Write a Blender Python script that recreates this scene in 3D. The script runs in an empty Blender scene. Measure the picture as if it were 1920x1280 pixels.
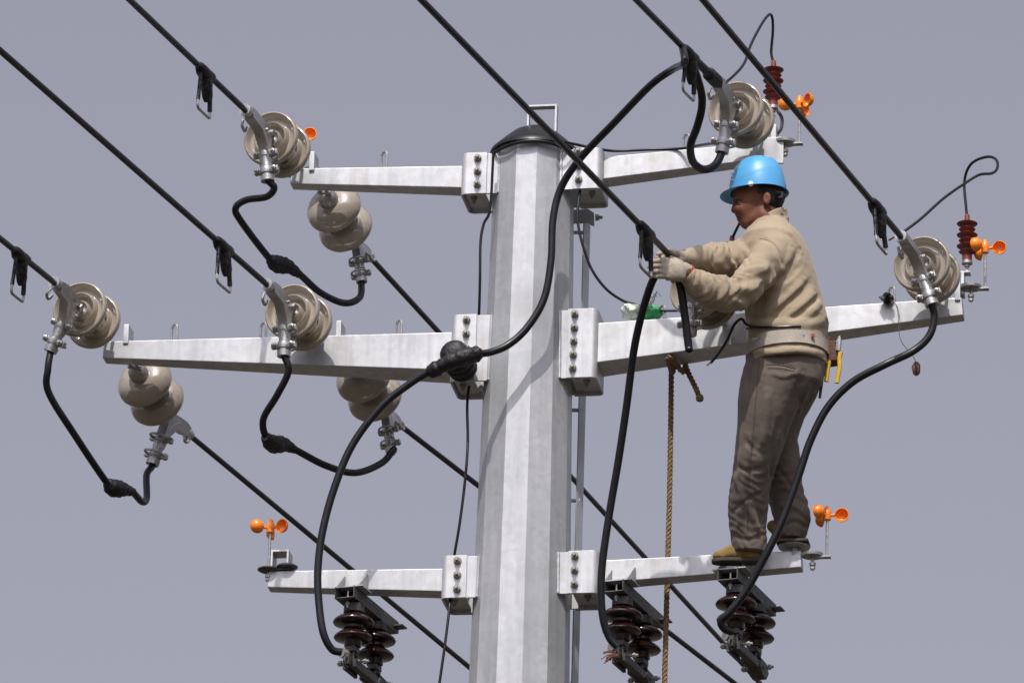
import bpy, bmesh, math, random
import numpy as np
from mathutils import Matrix, Vector
random.seed(7); rng = np.random.default_rng(7)
SC = bpy.context.scene; COL = SC.collection
rad = math.radians
# ------------------------------------------------------------------ camera
FPX = 12000.0                      # focal length in pixels of the 1920 px wide photograph
PITCH, ROLL = rad(21.0), rad(1.75)
CAM = np.array([-0.075, -26.05, 1.6])
_M = Matrix.Rotation(math.pi/2 + PITCH, 3, 'X') @ Matrix.Rotation(ROLL, 3, 'Z')
RC = np.array(_M)
cd = bpy.data.cameras.new('camera'); cam = bpy.data.objects.new('camera', cd); COL.objects.link(cam)
cam.location = CAM; cam.rotation_euler = _M.to_euler()
cd.sensor_width = 36; cd.sensor_fit = 'HORIZONTAL'; cd.lens = FPX/1920*36
cd.clip_start = 0.1; cd.clip_end = 6000
SC.camera = cam
# ------------------------------------------------------------------ sky, sun, exposure
SUN_EL, SUN_AZ = rad(54.5), rad(-11)         # azimuth seen from the pole, off the camera's side, minus = left
w = bpy.data.worlds.new('World'); SC.world = w; w.use_nodes = True
nt = w.node_tree; nt.nodes.clear()
sky = nt.nodes.new('ShaderNodeTexSky'); sky.sky_type = 'NISHITA'; sky.sun_disc = False
sky.sun_elevation = SUN_EL; sky.sun_rotation = math.pi - SUN_AZ
sky.altitude = 0; sky.air_density = 1.0; sky.dust_density = 6.0; sky.ozone_density = 2.0
hsv = nt.nodes.new('ShaderNodeHueSaturation'); hsv.inputs['Saturation'].default_value = 0.25
tint = nt.nodes.new('ShaderNodeMix'); tint.data_type = 'RGBA'; tint.blend_type = 'MULTIPLY'
tint.inputs[0].default_value = 1.0; tint.inputs[7].default_value = (1.0, 0.975, 1.085, 1)
bg = nt.nodes.new('ShaderNodeBackground'); bg.inputs[1].default_value = 0.132
wo = nt.nodes.new('ShaderNodeOutputWorld')
nt.links.new(sky.outputs[0], hsv.inputs['Color']); nt.links.new(hsv.outputs[0], tint.inputs[6])
nt.links.new(tint.outputs[2], bg.inputs[0]); nt.links.new(bg.outputs[0], wo.inputs[0])
sl = bpy.data.lights.new('sun', 'SUN'); sl.energy = 3.6; sl.angle = rad(0.6); sl.color = (1, .955, .89)
so = bpy.data.objects.new('sun', sl); COL.objects.link(so)
sdir = Vector((math.sin(SUN_AZ)*math.cos(SUN_EL), -math.cos(SUN_AZ)*math.cos(SUN_EL), math.sin(SUN_EL)))
so.rotation_euler = sdir.to_track_quat('Z', 'Y').to_euler(); so.location = (-6, -20, 30)
SC.view_settings.view_transform = 'Standard'; SC.view_settings.look = 'None'
SC.view_settings.exposure = 0.0; SC.view_settings.gamma = 1.0
SC.render.engine = 'CYCLES'

# ------------------------------------------------------------------ pixel -> place
PSI = rad(10.0)                    # the cross arms' right ends swing toward the viewer
UX = np.array([math.cos(PSI), -math.sin(PSI), 0.0])
NX = np.array([-math.sin(PSI), -math.cos(PSI), 0.0])      # out of the arms' front face
ZX = np.array([0, 0, 1.0])
YAW = rad(21.2)
WF = np.array([-math.sin(YAW), -math.cos(YAW), 0.0])      # line direction toward the viewer
WB = np.array([math.sin(YAW), math.cos(YAW), 0.0])
LAT = np.array([math.cos(YAW), -math.sin(YAW), 0.0])
def ray(px, py): return RC @ np.array([(px-960)/FPX, (640-py)/FPX, -1.0])
def A(px, py, d=0.0):              # point on the vertical plane d metres in front of the arm plane
    r = ray(px, py); t = (d - CAM @ NX)/(r @ NX); return CAM + r*t
def onZ(px, py, z):                # point at height z
    r = ray(px, py); return CAM + r*((z - CAM[2])/r[2])
def proj(p):
    q = RC.T @ (np.asarray(p) - CAM); return np.array([960 + FPX*q[0]/-q[2], 640 - FPX*q[1]/-q[2]])
PXM = 1/430.0

# ------------------------------------------------------------------ materials
def mat(name, c1, c2=None, rough=.5, metal=0., nscale=8., bump=0., bscale=60., coat=0., rvar=0., spec=.5,
        vor=0., vscale=70., detail=5., stretch=None, sheen=0., lo=.35, hi=.65, c3=None, s3=3., sss=0., streak=0., orand=0.):
    m = bpy.data.materials.new(name); m.use_nodes = True
    n = m.node_tree.nodes; L = m.node_tree.links; b = n['Principled BSDF']
    b.inputs['Roughness'].default_value = rough; b.inputs['Metallic'].default_value = metal
    b.inputs['Coat Weight'].default_value = coat; b.inputs['Coat Roughness'].default_value = .08
    b.inputs['Specular IOR Level'].default_value = spec; b.inputs['Sheen Weight'].default_value = sheen
    if sss: b.inputs['Subsurface Weight'].default_value = sss; b.inputs['Subsurface Radius'].default_value = (.02, .008, .004)
    tc = n.new('ShaderNodeTexCoord'); src = tc.outputs['Object']
    if stretch:
        mp = n.new('ShaderNodeMapping'); mp.inputs['Scale'].default_value = stretch
        L.new(src, mp.inputs[0]); vec = mp.outputs[0]
    else: vec = src
    no = n.new('ShaderNodeTexNoise'); no.inputs['Scale'].default_value = nscale; no.inputs['Detail'].default_value = detail
    no.inputs['Roughness'].default_value = .62; L.new(vec, no.inputs[0])
    cr = n.new('ShaderNodeValToRGB'); cr.color_ramp.elements[0].position = lo; cr.color_ramp.elements[1].position = hi
    cr.color_ramp.elements[0].color = (*c1, 1); cr.color_ramp.elements[1].color = (*(c2 or c1), 1)
    L.new(no.outputs[0], cr.inputs[0]); col = cr.outputs[0]
    if vor:
        v = n.new('ShaderNodeTexVoronoi'); v.inputs['Scale'].default_value = vscale; L.new(src, v.inputs[0])
        bw = n.new('ShaderNodeRGBToBW'); L.new(v.outputs['Color'], bw.inputs[0])
        mr = n.new('ShaderNodeMapRange'); mr.inputs['To Min'].default_value = 1-vor; mr.inputs['To Max'].default_value = 1+vor*.5
        L.new(bw.outputs[0], mr.inputs[0])
        mx = n.new('ShaderNodeMix'); mx.data_type = 'RGBA'; mx.blend_type = 'MULTIPLY'; mx.inputs[0].default_value = 1
        L.new(col, mx.inputs[6]); L.new(mr.outputs[0], mx.inputs[7]); col = mx.outputs[2]
    if c3:                                             # stains with a shape of their own
        n3 = n.new('ShaderNodeTexNoise'); n3.inputs['Scale'].default_value = s3; n3.inputs['Detail'].default_value = 7
        L.new(src, n3.inputs[0])
        r3 = n.new('ShaderNodeValToRGB'); r3.color_ramp.elements[0].position = .58; r3.color_ramp.elements[1].position = .74
        r3.color_ramp.elements[0].color = (0, 0, 0, 1); r3.color_ramp.elements[1].color = (.8, .8, .8, 1)
        L.new(n3.outputs[0], r3.inputs[0])
        m3 = n.new('ShaderNodeMix'); m3.data_type = 'RGBA'; L.new(r3.outputs[0], m3.inputs[0])
        L.new(col, m3.inputs[6]); m3.inputs[7].default_value = (*c3, 1); col = m3.outputs[2]
    if streak:                                         # rain run-off down the faces
        mp2 = n.new('ShaderNodeMapping'); mp2.inputs['Scale'].default_value = (26, 26, 1.6); L.new(src, mp2.inputs[0])
        ns = n.new('ShaderNodeTexNoise'); ns.inputs['Scale'].default_value = 1.; ns.inputs['Detail'].default_value = 4; L.new(mp2.outputs[0], ns.inputs[0])
        ms = n.new('ShaderNodeMapRange'); ms.inputs['From Min'].default_value = .45; ms.inputs['From Max'].default_value = .7
        ms.inputs['To Min'].default_value = 1; ms.inputs['To Max'].default_value = 1-streak; L.new(ns.outputs[0], ms.inputs[0])
        mxs = n.new('ShaderNodeMix'); mxs.data_type = 'RGBA'; mxs.blend_type = 'MULTIPLY'; mxs.inputs[0].default_value = 1
        L.new(col, mxs.inputs[6]); L.new(ms.outputs[0], mxs.inputs[7]); col = mxs.outputs[2]
    if orand:
        oi = n.new('ShaderNodeObjectInfo'); mo = n.new('ShaderNodeMapRange'); mo.inputs['To Min'].default_value = 1-orand; mo.inputs['To Max'].default_value = 1+orand*.6
        L.new(oi.outputs['Random'], mo.inputs[0]); mxo = n.new('ShaderNodeMix'); mxo.data_type = 'RGBA'; mxo.blend_type = 'MULTIPLY'; mxo.inputs[0].default_value = 1
        L.new(col, mxo.inputs[6]); L.new(mo.outputs[0], mxo.inputs[7]); col = mxo.outputs[2]
    L.new(col, b.inputs['Base Color'])
    if rvar:
        mr = n.new('ShaderNodeMapRange'); mr.inputs['From Min'].default_value = .3; mr.inputs['From Max'].default_value = .7
        mr.inputs['To Min'].default_value = rough-rvar; mr.inputs['To Max'].default_value = rough+rvar
        n2 = n.new('ShaderNodeTexNoise'); n2.inputs['Scale'].default_value = nscale*2.7; n2.inputs['Detail'].default_value = 6
        L.new(src, n2.inputs[0]); L.new(n2.outputs[0], mr.inputs[0]); L.new(mr.outputs[0], b.inputs['Roughness'])
    if bump:
        nb = n.new('ShaderNodeTexNoise'); nb.inputs['Scale'].default_value = bscale; nb.inputs['Detail'].default_value = 6
        L.new(vec, nb.inputs[0])
        bp = n.new('ShaderNodeBump'); bp.inputs['Strength'].default_value = bump; bp.inputs['Distance'].default_value = .01
        L.new(nb.outputs[0], bp.inputs['Height']); L.new(bp.outputs[0], b.inputs['Normal'])
    return m
M = {}
M['zinc'] = mat('galvanised_steel', (.45, .46, .475), (.56, .57, .585), rough=.47, metal=.45, nscale=2.6, vor=.10, vscale=40, rvar=.10, bump=.04, bscale=18, c3=(.38, .365, .34), s3=5.5, streak=.16)
M['zincpole'] = mat('galvanised_pole_steel', (.40, .415, .43), (.52, .53, .545), rough=.46, metal=.45, nscale=2.2, vor=.10, vscale=38, rvar=.10, bump=.06, bscale=25, c3=(.35, .35, .35), s3=2.5, stretch=(1, 1, .35), streak=.12)
M['steel'] = mat('dull_steel', (.30, .30, .30), (.44, .43, .42), rough=.42, metal=.75, nscale=25, rvar=.12, bump=.12, bscale=120)
M['cast'] = mat('cast_aluminium', (.36, .36, .36), (.48, .475, .47), rough=.38, metal=.8, nscale=30, rvar=.1, bump=.15, bscale=150)
M['bolt'] = mat('bolt_steel', (.22, .215, .20), (.38, .37, .35), rough=.5, metal=.6, nscale=60, rvar=.1)
M['darksteel'] = mat('dark_steel', (.035, .033, .033), (.08, .075, .07), rough=.5, metal=.3, nscale=30, rvar=.1)
M['channel'] = mat('shade_darkened_channel_steel', (.06, .06, .06), (.11, .107, .10), rough=.55, metal=.4, nscale=20, rvar=.1)  # base colour darkened to carry the shade on the channels' undersides
M['cable'] = mat('black_cable', (.006, .006, .008), (.010, .010, .012), rough=.36, nscale=20, bump=.02, bscale=40, rvar=.06, spec=.35)
M['wrap'] = mat('black_tape', (.006, .006, .007), (.014, .013, .014), rough=.5, spec=.35, nscale=30, bump=.6, bscale=55)
M['porc'] = mat('beige_porcelain', (.285, .245, .195), (.335, .29, .235), rough=.15, nscale=9, coat=.9, spec=.5, c3=(.225, .19, .15), s3=14, orand=.10)
M['brown'] = mat('brown_porcelain', (.014, .004, .0035), (.022, .006, .005), rough=.2, nscale=9, coat=.25, spec=.4)
M['red'] = mat('red_polymer', (.135, .022, .013), (.19, .031, .018), rough=.5, nscale=20)
M['orange'] = mat('orange_plastic', (.80, .20, .008), (.86, .24, .012), rough=.32, nscale=15, sss=.12)
M['copper'] = mat('copper', (.20, .085, .05), (.32, .155, .10), rough=.35, metal=.8, nscale=40)
M['rope'] = mat('hemp_rope', (.17, .105, .048), (.29, .195, .10), rough=.9, nscale=60, bump=.6, bscale=250)
M['shirt'] = mat('khaki_cotton', (.275, .221, .152), (.335, .272, .19), rough=.88, nscale=5, bump=.14, bscale=55, sheen=.15, spec=.2, c3=(.205, .165, .115), s3=6)
M['seam'] = mat('khaki_thread', (.20, .165, .115), rough=.9)
M['seamdark'] = mat('brown_thread', (.06, .048, .04), rough=.9)
M['trous'] = mat('brown_grey_cotton', (.105, .086, .073), (.145, .12, .10), rough=.9, nscale=5, bump=.16, bscale=50, sheen=.12, spec=.2, c3=(.16, .132, .106), s3=5)
M['glove'] = mat('cotton_glove', (.34, .30, .24), (.44, .39, .315), rough=.95, nscale=28, bump=.5, bscale=300, spec=.15, c3=(.16, .135, .115), s3=17)
M['cuffred'] = mat('red_knit', (.30, .06, .035), rough=.9)
M['skin'] = mat('tanned_skin', (.125, .045, .025), (.16, .06, .034), rough=.6, nscale=30, bump=.1, bscale=120, sss=.1, spec=.3)
M['hair'] = mat('black_hair', (.008, .007, .007), (.02, .018, .016), rough=.55, nscale=80, bump=.7, bscale=200)
M['eye'] = mat('dark_eye', (.012, .009, .008), rough=.7, spec=.1)
M['helmet'] = mat('blue_helmet_plastic', (.070, .315, .59), (.085, .345, .63), rough=.36, nscale=6, coat=.08, rvar=.08, c3=(.075, .33, .62), s3=13)
M['white'] = mat('white_plastic', (.75, .75, .74), (.8, .8, .8), rough=.4)
M['boot'] = mat('suede_boot', (.17, .105, .03), (.25, .16, .05), rough=.85, nscale=22, bump=.4, bscale=120)
M['sole'] = mat('rubber_sole', (.035, .03, .02), (.06, .05, .035), rough=.8, nscale=30)
M['belt'] = mat('webbing_belt', (.27, .24, .20), (.34, .305, .26), rough=.85, nscale=16, bump=.4, bscale=160, c3=(.22, .18, .14), s3=12)
M['leather'] = mat('brown_leather', (.05, .016, .008), (.10, .032, .014), rough=.7, nscale=25, bump=.3, bscale=90)
M['yellow'] = mat('yellow_grip', (.55, .33, .02), (.62, .40, .03), rough=.4, nscale=20)
M['green'] = mat('green_plastic', (.012, .24, .055), (.05, .38, .12), rough=.4, nscale=30, bump=.4, bscale=60)
M['bag'] = mat('pale_plastic_film', (.52, .62, .50), (.66, .70, .62), rough=.35, nscale=18, bump=.5, bscale=50)
M['ground'] = mat('dry_earth', (.042, .034, .024), (.065, .052, .036), rough=.95, nscale=.15, bump=.4, bscale=2)
M['blue'] = mat('blue_print', (.06, .13, .30), rough=.7)

# ------------------------------------------------------------------ mesh helpers
WORLD = {}; WN = set()
def wnorm(o):
    if o.data.name in WN: md = o.modifiers.new('weighted_normal', 'WEIGHTED_NORMAL'); md.keep_sharp = True; md.weight = 100
    return o
def I4(): return Matrix.Identity(4)
def frame(o, x, y, z):             # matrix from origin and axes
    m = Matrix.Identity(4)
    for i, a in enumerate((x, y, z)):
        for k in range(3): m[k][i] = float(a[k])
    for k in range(3): m[k][3] = float(o[k])
    return m
class MB:
    def __init__(s): s.v = []; s.f = []
    def add(s, V, F):
        o = len(s.v); s.v.extend([tuple(map(float, p)) for p in V]); s.f.extend([tuple(i+o for i in f) for f in F]); return s
    def box(s, c, hx, hy, hz, ax=None):
        ax = ax if ax is not None else (np.array([1., 0, 0]), np.array([0, 1., 0]), ZX); c = np.asarray(c, float); V = []
        for i in (-1, 1):
            for j in (-1, 1):
                for k in (-1, 1): V.append(c+ax[0]*hx*i+ax[1]*hy*j+ax[2]*hz*k)
        return s.add(V, [(0, 1, 3, 2), (4, 6, 7, 5), (0, 4, 5, 1), (2, 3, 7, 6), (0, 2, 6, 4), (1, 5, 7, 3)])
    def tube(s, P, r, seg=10, caps=True):
        P = np.asarray(P, float); n = len(P); r = np.broadcast_to(np.asarray(r, float), (n,))
        T = np.gradient(P, axis=0); T /= np.linalg.norm(T, axis=1)[:, None]+1e-12
        a = np.cross(T[0], [0, 0, 1.]);
        if np.linalg.norm(a) < 1e-3: a = np.cross(T[0], [1., 0, 0])
        a /= np.linalg.norm(a); V = []
        for i in range(n):
            a = a - T[i]*(a@T[i]); a /= np.linalg.norm(a)+1e-12; b = np.cross(T[i], a)
            for k in range(seg):
                t = 2*math.pi*k/seg; V.append(P[i]+r[i]*(a*math.cos(t)+b*math.sin(t)))
        F = [(i*seg+k, i*seg+(k+1) % seg, (i+1)*seg+(k+1) % seg, (i+1)*seg+k) for i in range(n-1) for k in range(seg)]
        if caps: F.append(tuple(range(seg-1, -1, -1))); F.append(tuple((n-1)*seg+k for k in range(seg)))
        return s.add(V, F)
    def lathe(s, prof, seg=32, o=(0, 0, 0), ax=None, a0=0.):
        ax = ax if ax is not None else (np.array([1., 0, 0]), np.array([0, 1., 0]), ZX); o = np.asarray(o, float); V = []
        for r, z in prof:
            for k in range(seg):
                t = 2*math.pi*k/seg+a0; V.append(o+ax[0]*r*math.cos(t)+ax[1]*r*math.sin(t)+ax[2]*z)
        n = len(prof)
        F = [(i*seg+k, i*seg+(k+1) % seg, (i+1)*seg+(k+1) % seg, (i+1)*seg+k) for i in range(n-1) for k in range(seg)]
        F.append(tuple(range(seg-1, -1, -1))); F.append(tuple((n-1)*seg+k for k in range(seg)))
        return s.add(V, F)
    def prism(s, poly, t0, t1, o, ax):       # polygon in ax0/ax1 extruded along ax2
        o = np.asarray(o, float); n = len(poly)
        V = [o+ax[0]*p[0]+ax[1]*p[1]+ax[2]*t for t in (t0, t1) for p in poly]
        F = [tuple(range(n-1, -1, -1)), tuple(range(n, 2*n))]+[(i, (i+1) % n, n+(i+1) % n, n+i) for i in range(n)]
        return s.add(V, F)
    def data(s, name, m, smooth=35, bevel=0., inv=None):
        me = bpy.data.meshes.new(name); V = s.v
        if inv is not None: V = [tuple(inv @ Vector(p)) for p in V]
        me.from_pydata(V, [], s.f)
        bm = bmesh.new(); bm.from_mesh(me); bmesh.ops.recalc_face_normals(bm, faces=bm.faces)
        if bevel:
            es = [e for e in bm.edges if len(e.link_faces) == 2 and e.calc_face_angle(0) > .6]
            bmesh.ops.bevel(bm, geom=es, offset=bevel, segments=2, affect='EDGES', profile=.5, clamp_overlap=True)
        if smooth:
            for f in bm.faces: f.smooth = True
            for e in bm.edges:
                if len(e.link_faces) == 2 and e.calc_face_angle(0) > rad(smooth): e.smooth = False
        bm.to_mesh(me); bm.free(); me.materials.append(M[m])
        if bevel: WN.add(me.name)
        return me
def tag(o, label=None, cat=None, group=None, kind=None):
    if label: o['label'] = label
    if cat: o['category'] = cat
    if group: o['group'] = group
    if kind: o['kind'] = kind
    return o
def thing(name, label, cat, group=None, m=None, loc=None):
    o = bpy.data.objects.new(name, None); COL.objects.link(o); o.empty_display_size = .05
    m = m if m is not None else Matrix.Translation(Vector([float(v) for v in loc])) ; o.matrix_basis = m; WORLD[o] = m
    return tag(o, label, cat, group)
def part(name, me, parent, m=None):          # mesh data placed by a world matrix (default: the parent's frame)
    o = bpy.data.objects.new(name, me); COL.objects.link(o); o.parent = parent
    m = m if m is not None else WORLD[parent]; o.matrix_basis = WORLD[parent].inverted() @ m; WORLD[o] = m; return wnorm(o)
def wpart(name, mb, mt, parent, **k):        # mesh given in world coordinates
    return part(name, mb.data(name, mt, inv=WORLD[parent].inverted(), **k), parent)
def solo(name, mb, mt, label, cat, group=None, **k):
    V = np.array(mb.v); c = V.mean(0); c[2] = V[:, 2].min(); m = Matrix.Translation(Vector(c))
    o = bpy.data.objects.new(name, mb.data(name, mt, inv=m.inverted(), **k)); COL.objects.link(o); o.matrix_basis = m; WORLD[o] = m
    return tag(o, label, cat, group)
def copy_tree(o, m, label=None):             # a thing, its parts and their sub-parts
    c = o.copy(); COL.objects.link(c); c.matrix_basis = m; WORLD[c] = m
    if label: c['label'] = label
    for ch in [x for x in WORLD if x.parent == o]:
        k = ch.copy(); COL.objects.link(k); k.parent = c; WORLD[k] = m @ ch.matrix_basis
        for g in [x for x in WORLD if x.parent == ch]:
            q = g.copy(); COL.objects.link(q); q.parent = k; WORLD[q] = WORLD[k] @ g.matrix_basis
    return c
def spline(P, per=8):                        # Catmull-Rom through points (any width)
    P = np.asarray(P, float); Q = np.vstack([2*P[0]-P[1], P, 2*P[-1]-P[-2]]); out = []
    for i in range(1, len(Q)-2):
        for t in np.linspace(0, 1, per, endpoint=False):
            a, b, c, d = Q[i-1:i+3]
            out.append(.5*((2*b)+(-a+c)*t+(2*a-5*b+4*c-d)*t*t+(-a+3*b-3*c+d)*t**3))
    out.append(P[-1]); return np.array(out)
def pix(path, per=8): return spline([A(*p) for p in path], per)

# ------------------------------------------------------------------ ground
g = MB(); N = 24
xs = np.linspace(-1, 1, N+1)
V = [(math.copysign(abs(a)**3, a)*2500, math.copysign(abs(b)**3, b)*2500, -.02+.02*math.sin(a*9)*math.cos(b*7)) for a in xs for b in xs]
g.add(V, [(i*(N+1)+j, (i+1)*(N+1)+j, (i+1)*(N+1)+j+1, i*(N+1)+j+1) for i in range(N) for j in range(N)])
go = bpy.data.objects.new('ground', g.data('ground', 'ground')); COL.objects.link(go); go['kind'] = 'structure'

# ------------------------------------------------------------------ steel pole
ztop = A(1004, 263, .15)[2]
def prad(z): return .1755 + (ztop - z)*.0163
pole = thing('steel_pole', 'tall faceted galvanised steel pole with black domed cap', 'pole', loc=(0, 0, 0))
mb = MB(); a0 = rad(-90+3)
zs = [-.05, 3, 6, ztop-3.2, ztop-1.6, ztop]
mb.lathe([(prad(z), z) for z in zs], 12, a0=a0); wpart('shaft', mb, 'zincpole', pole, smooth=20)
# cap: shallow black hat with a rolled rim, pole-top cable band, U strap
mb = MB(); prof = [(.02, .116), (.065, .111), (.10, .092), (.145, .052), (.178, .020), (.196, .002), (.199, -.012), (.193, -.016), (.175, -.004), (.02, .05)]
mb.lathe([(r, ztop+z) for r, z in prof], 40); wpart('cap', mb, 'cable', pole)
mb = MB(); rr = .1985; t = np.linspace(0, 2*math.pi, 49)
mb.tube([(rr*math.cos(k), rr*math.sin(k), ztop-.030+.008*math.sin(3*k)) for k in t], .0075, 8, caps=False); wpart('cap_band', mb, 'cable', pole)
mb = MB(); sc_ = A(1012, 240, 0); hw = .062
base = np.array([0.03, -.02, ztop+.08]); hgt = .135
for sgn in (-1, 1): mb.box(base+UX*hw*sgn+ZX*hgt/2, .004, .02, hgt/2, (UX, NX, ZX))
mb.box(base+ZX*hgt, hw+.004, .02, .004, (UX, NX, ZX)); wpart('strap_bracket', mb, 'zinc', pole)

# bolts (shared mesh): local +Z out of the surface
mb = MB(); mb.lathe([(.0185, 0), (.0185, .003)], 16); mb.lathe([(.0155, .003), (.0155, .015), (.013, .017)], 6); mb.lathe([(.0085, .015), (.0085, .031), (.006, .034)], 10)
BOLT = mb.data('bolt', 'bolt')
def bolt(parent, p, z=NX, x=UX, s=1.):
    y = np.cross(z, x); a = random.random()*6
    return part('bolt', BOLT, parent, frame(p, x*s, y*s, z*s) @ Matrix.Rotation(a, 4, 'Z'))
# U hooks welded on the arms (shared mesh): local z up, loop in the x plane
t = np.linspace(0, math.pi, 9); hk = [(-.019, 0, -.01), (-.019, 0, .070)]+[(-.019*math.cos(k), 0, .070+.019*math.sin(k)) for k in t[1:-1]]+[(.019, 0, .070), (.019, 0, -.01)]
mb = MB(); mb.tube(hk, .0058, 8); HOOK = mb.data('hook', 'steel')

# ------------------------------------------------------------------ cross arms
DB = .118                           # bracket half depth
def cross_arm(label, root, hr, tip, ht, fl, strip, ys, bx, nb, by, hooks, plates, side):
    """root/tip: pixel of the arm's axis; hr/ht: visible heights in pixels; fl: flange x range; strip: pole plate x range"""
    sr = hr/1.29*PXM/2; st = ht/1.29*PXM/2
    R0 = A(*root); T0 = A(*tip)
    t = thing('cross_arm', label, 'cross arm', 'galvanised cross arms on the pole', loc=R0)
    R1 = R0 + (R0-T0)/np.linalg.norm(R0-T0)*.09; ax = (T0-R1)/np.linalg.norm(T0-R1)
    up = ZX-ax*(ZX@ax); up /= np.linalg.norm(up)
    mb = MB(); n = 8; V = []
    for i in range(n+1):
        f = i/n; c = R1+(T0-R1)*f; h = sr+(st-sr)*f
        V += [c+NX*h*a+up*h*b for a, b in ((1, 1), (1, -1), (-1, -1), (-1, 1))]
    F = [(i*4+k, i*4+(k+1) % 4, i*4+4+(k+1) % 4, i*4+4+k) for i in range(n) for k in range(4)]+[(3, 2, 1, 0), (n*4, n*4+1, n*4+2, n*4+3)]
    mb.add(V, F); wpart('beam', mb, 'zinc', t, bevel=.0045)
    # bent channel bracket: front flange, back flange, rounded web
    a, b = A(fl[0], ys[0], DB), A(fl[1], ys[1], DB)
    u0, u1 = sorted((a@UX, b@UX)); z0, z1 = sorted((a[2], b[2]))
    web = u0 if side < 0 else u1; free = u1 if side < 0 else u0; s_ = 1 if side < 0 else -1
    rc = .028; th = .009; out = []; inn = []
    for k in np.linspace(0, math.pi/2, 6):
        out.append((web+s_*(rc-rc*math.cos(k)), DB-rc+rc*math.sin(k)))
        inn.append((web+s_*(rc-(rc-th)*math.cos(k)), DB-rc+(rc-th)*math.sin(k)))
    out.append((free, DB)); inn.append((free, DB-th))
    mir = lambda L: [(x, -y) for x, y in reversed(L)]
    poly = mir(out)+out+list(reversed(inn))+list(reversed(mir(inn)))
    mb = MB(); mb.prism(poly, z0, z1, (0, 0, 0), (UX, NX, ZX)); wpart('bracket', mb, 'zinc', t, smooth=30, bevel=.0015)
    # stiffener plate closing the bottom of the bracket behind the front flange
    mb = MB(); mb.box(UX*((u0+u1)/2)+ZX*(z0+.022), (u1-u0)/2-.013, DB-.012, .004, (UX, NX, ZX)); wpart('stiffener', mb, 'zinc', t)
    for k in range(nb):
        p = A(bx[0]+(bx[1]-bx[0])*k/(nb-1), by[0]+(by[1]-by[0])*k/(nb-1), DB); bolt(t, p)
    pb = UX*((u0+u1)/2-s_*.01)+NX*.03+ZX*(z0+.018); bolt(t, pb, -ZX, UX, .9)
    for hx in hooks:
        f = (hx-root[0])/(tip[0]-root[0]); c = R0+(T0-R0)*f; h = sr+(st-sr)*f
        part('hook', HOOK, t, frame(c+up*h, (UX*.75+NX*.66), np.cross(ZX, UX*.75+NX*.66), ZX))
    for px_ in plates:              # upright attachment lugs behind the insulators
        f = (px_-root[0])/(tip[0]-root[0]); c = R0+(T0-R0)*f; h = sr+(st-sr)*f
        mb = MB(); mb.box(c+up*(h+.03), .012, .05, .045, (UX, NX, ZX)); wpart('lug', mb, 'zinc', t, bevel=.003)
    # plate welded to the pole, set just inside the flange
    a, b = A(strip[0], ys[0], DB-.012), A(strip[1], ys[1], DB-.012); q0, q1 = sorted((a@UX, b@UX))
    pe = q0-.03 if side > 0 else q1+.03      # run into the shaft
    if side < 0: q0 -= .035
    else: q1 += .035
    lo, hi = min(q0, pe), max(q1, pe)
    for sg in (1, -1):
        mb = MB(); mb.box(UX*((lo+hi)/2)+NX*(DB-.016)*sg+ZX*((z0+z1)/2), (hi-lo)/2, .006, (z1-z0)/2-.002, (UX, NX, ZX)); wpart('mounting_plate', mb, 'zinc', pole, bevel=.002)
        zz = np.linspace(z0+.004, z1-.004, 26); dd = DB-.008
        mb = MB(); mb.tube([UX*(side*(math.sqrt(prad(k)**2*.97-dd**2)+.002))+NX*dd*sg+ZX*k for k in zz], .0055+.0016*rng.random(26), 7); wpart('weld_bead', mb, 'zinc', pole)
    return t, R0, T0, sr, st
ARM = {}
ARM['TL'] = cross_arm('short upper cross arm on the left of the pole top', (863, 339.5), 59, (548, 336), 41, (865, 911), (911, 926), (287, 362), (896, 895), 3, (297, 346), [718], [586], -1)
ARM['TR'] = cross_arm('short upper cross arm on the right, behind the blue helmet', (1128, 324), 60, (1461, 285), 42, (1075, 1127), (1058, 1075), (278, 352), (1085, 1085), 3, (285, 337), [1288], [1455], 1)
ARM['ML'] = cross_arm('long tapered middle cross arm reaching left with two insulators', (845, 671), 100, (197, 661), 43, (846, 890), (890, 918), (590, 713), (875, 872), 5, (600, 704), [325, 492, 745], [238, 636], -1)
ARM['MR'] = cross_arm('long tapered middle cross arm on the right behind the worker', (1118, 657), 105, (1806, 580), 45, (1065, 1118), (1040, 1066), (579, 706), (1078, 1074), 5, (589, 690), [1244, 1674], [1800], 1)
ARM['LL'] = cross_arm('short lower cross arm on the left carrying an orange spinner', (828, 1093.5), 59, (505, 1090), 41, (828, 873), (873, 889), (1041, 1119), (858, 857), 3, (1051, 1104), [], [], -1)
ARM['LR'] = cross_arm('short lower cross arm on the right that the worker stands on', (1128, 1078), 58, (1504, 1052), 42, (1066, 1120), (1050, 1067), (1032, 1110), (1078, 1077), 3, (1042, 1095), [], [], 1)
t = ARM['LL'][0]                    # square strap on the tip of the lower left arm
c = A(528, 1052, .0); mb = MB()
for sg in (-1, 1): mb.box(c+UX*.035*sg, .004, .045, .034, (UX, NX, ZX))
mb.box(c+ZX*.034, .039, .045, .004, (UX, NX, ZX)); wpart('strap', mb, 'zinc', t, bevel=.001)
t = ARM['TR'][0]; c = A(1449, 270, .0)
mb = MB(); mb.box(A(1446, 283, .045), .055, .006, .062, (UX, NX, ZX)); wpart('end_plate', mb, 'zinc', t, bevel=.002)

t = ARM['LR'][0]; c = A(1489, 1024, .02); mb = MB(); mb.lathe([(.02, -.045), (.02, -.012), (.066, -.008), (.070, -.002), (.05, .003), (.01, .003)], 30, o=c); wpart('saddle_plate', mb, 'steel', t, smooth=50)
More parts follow.
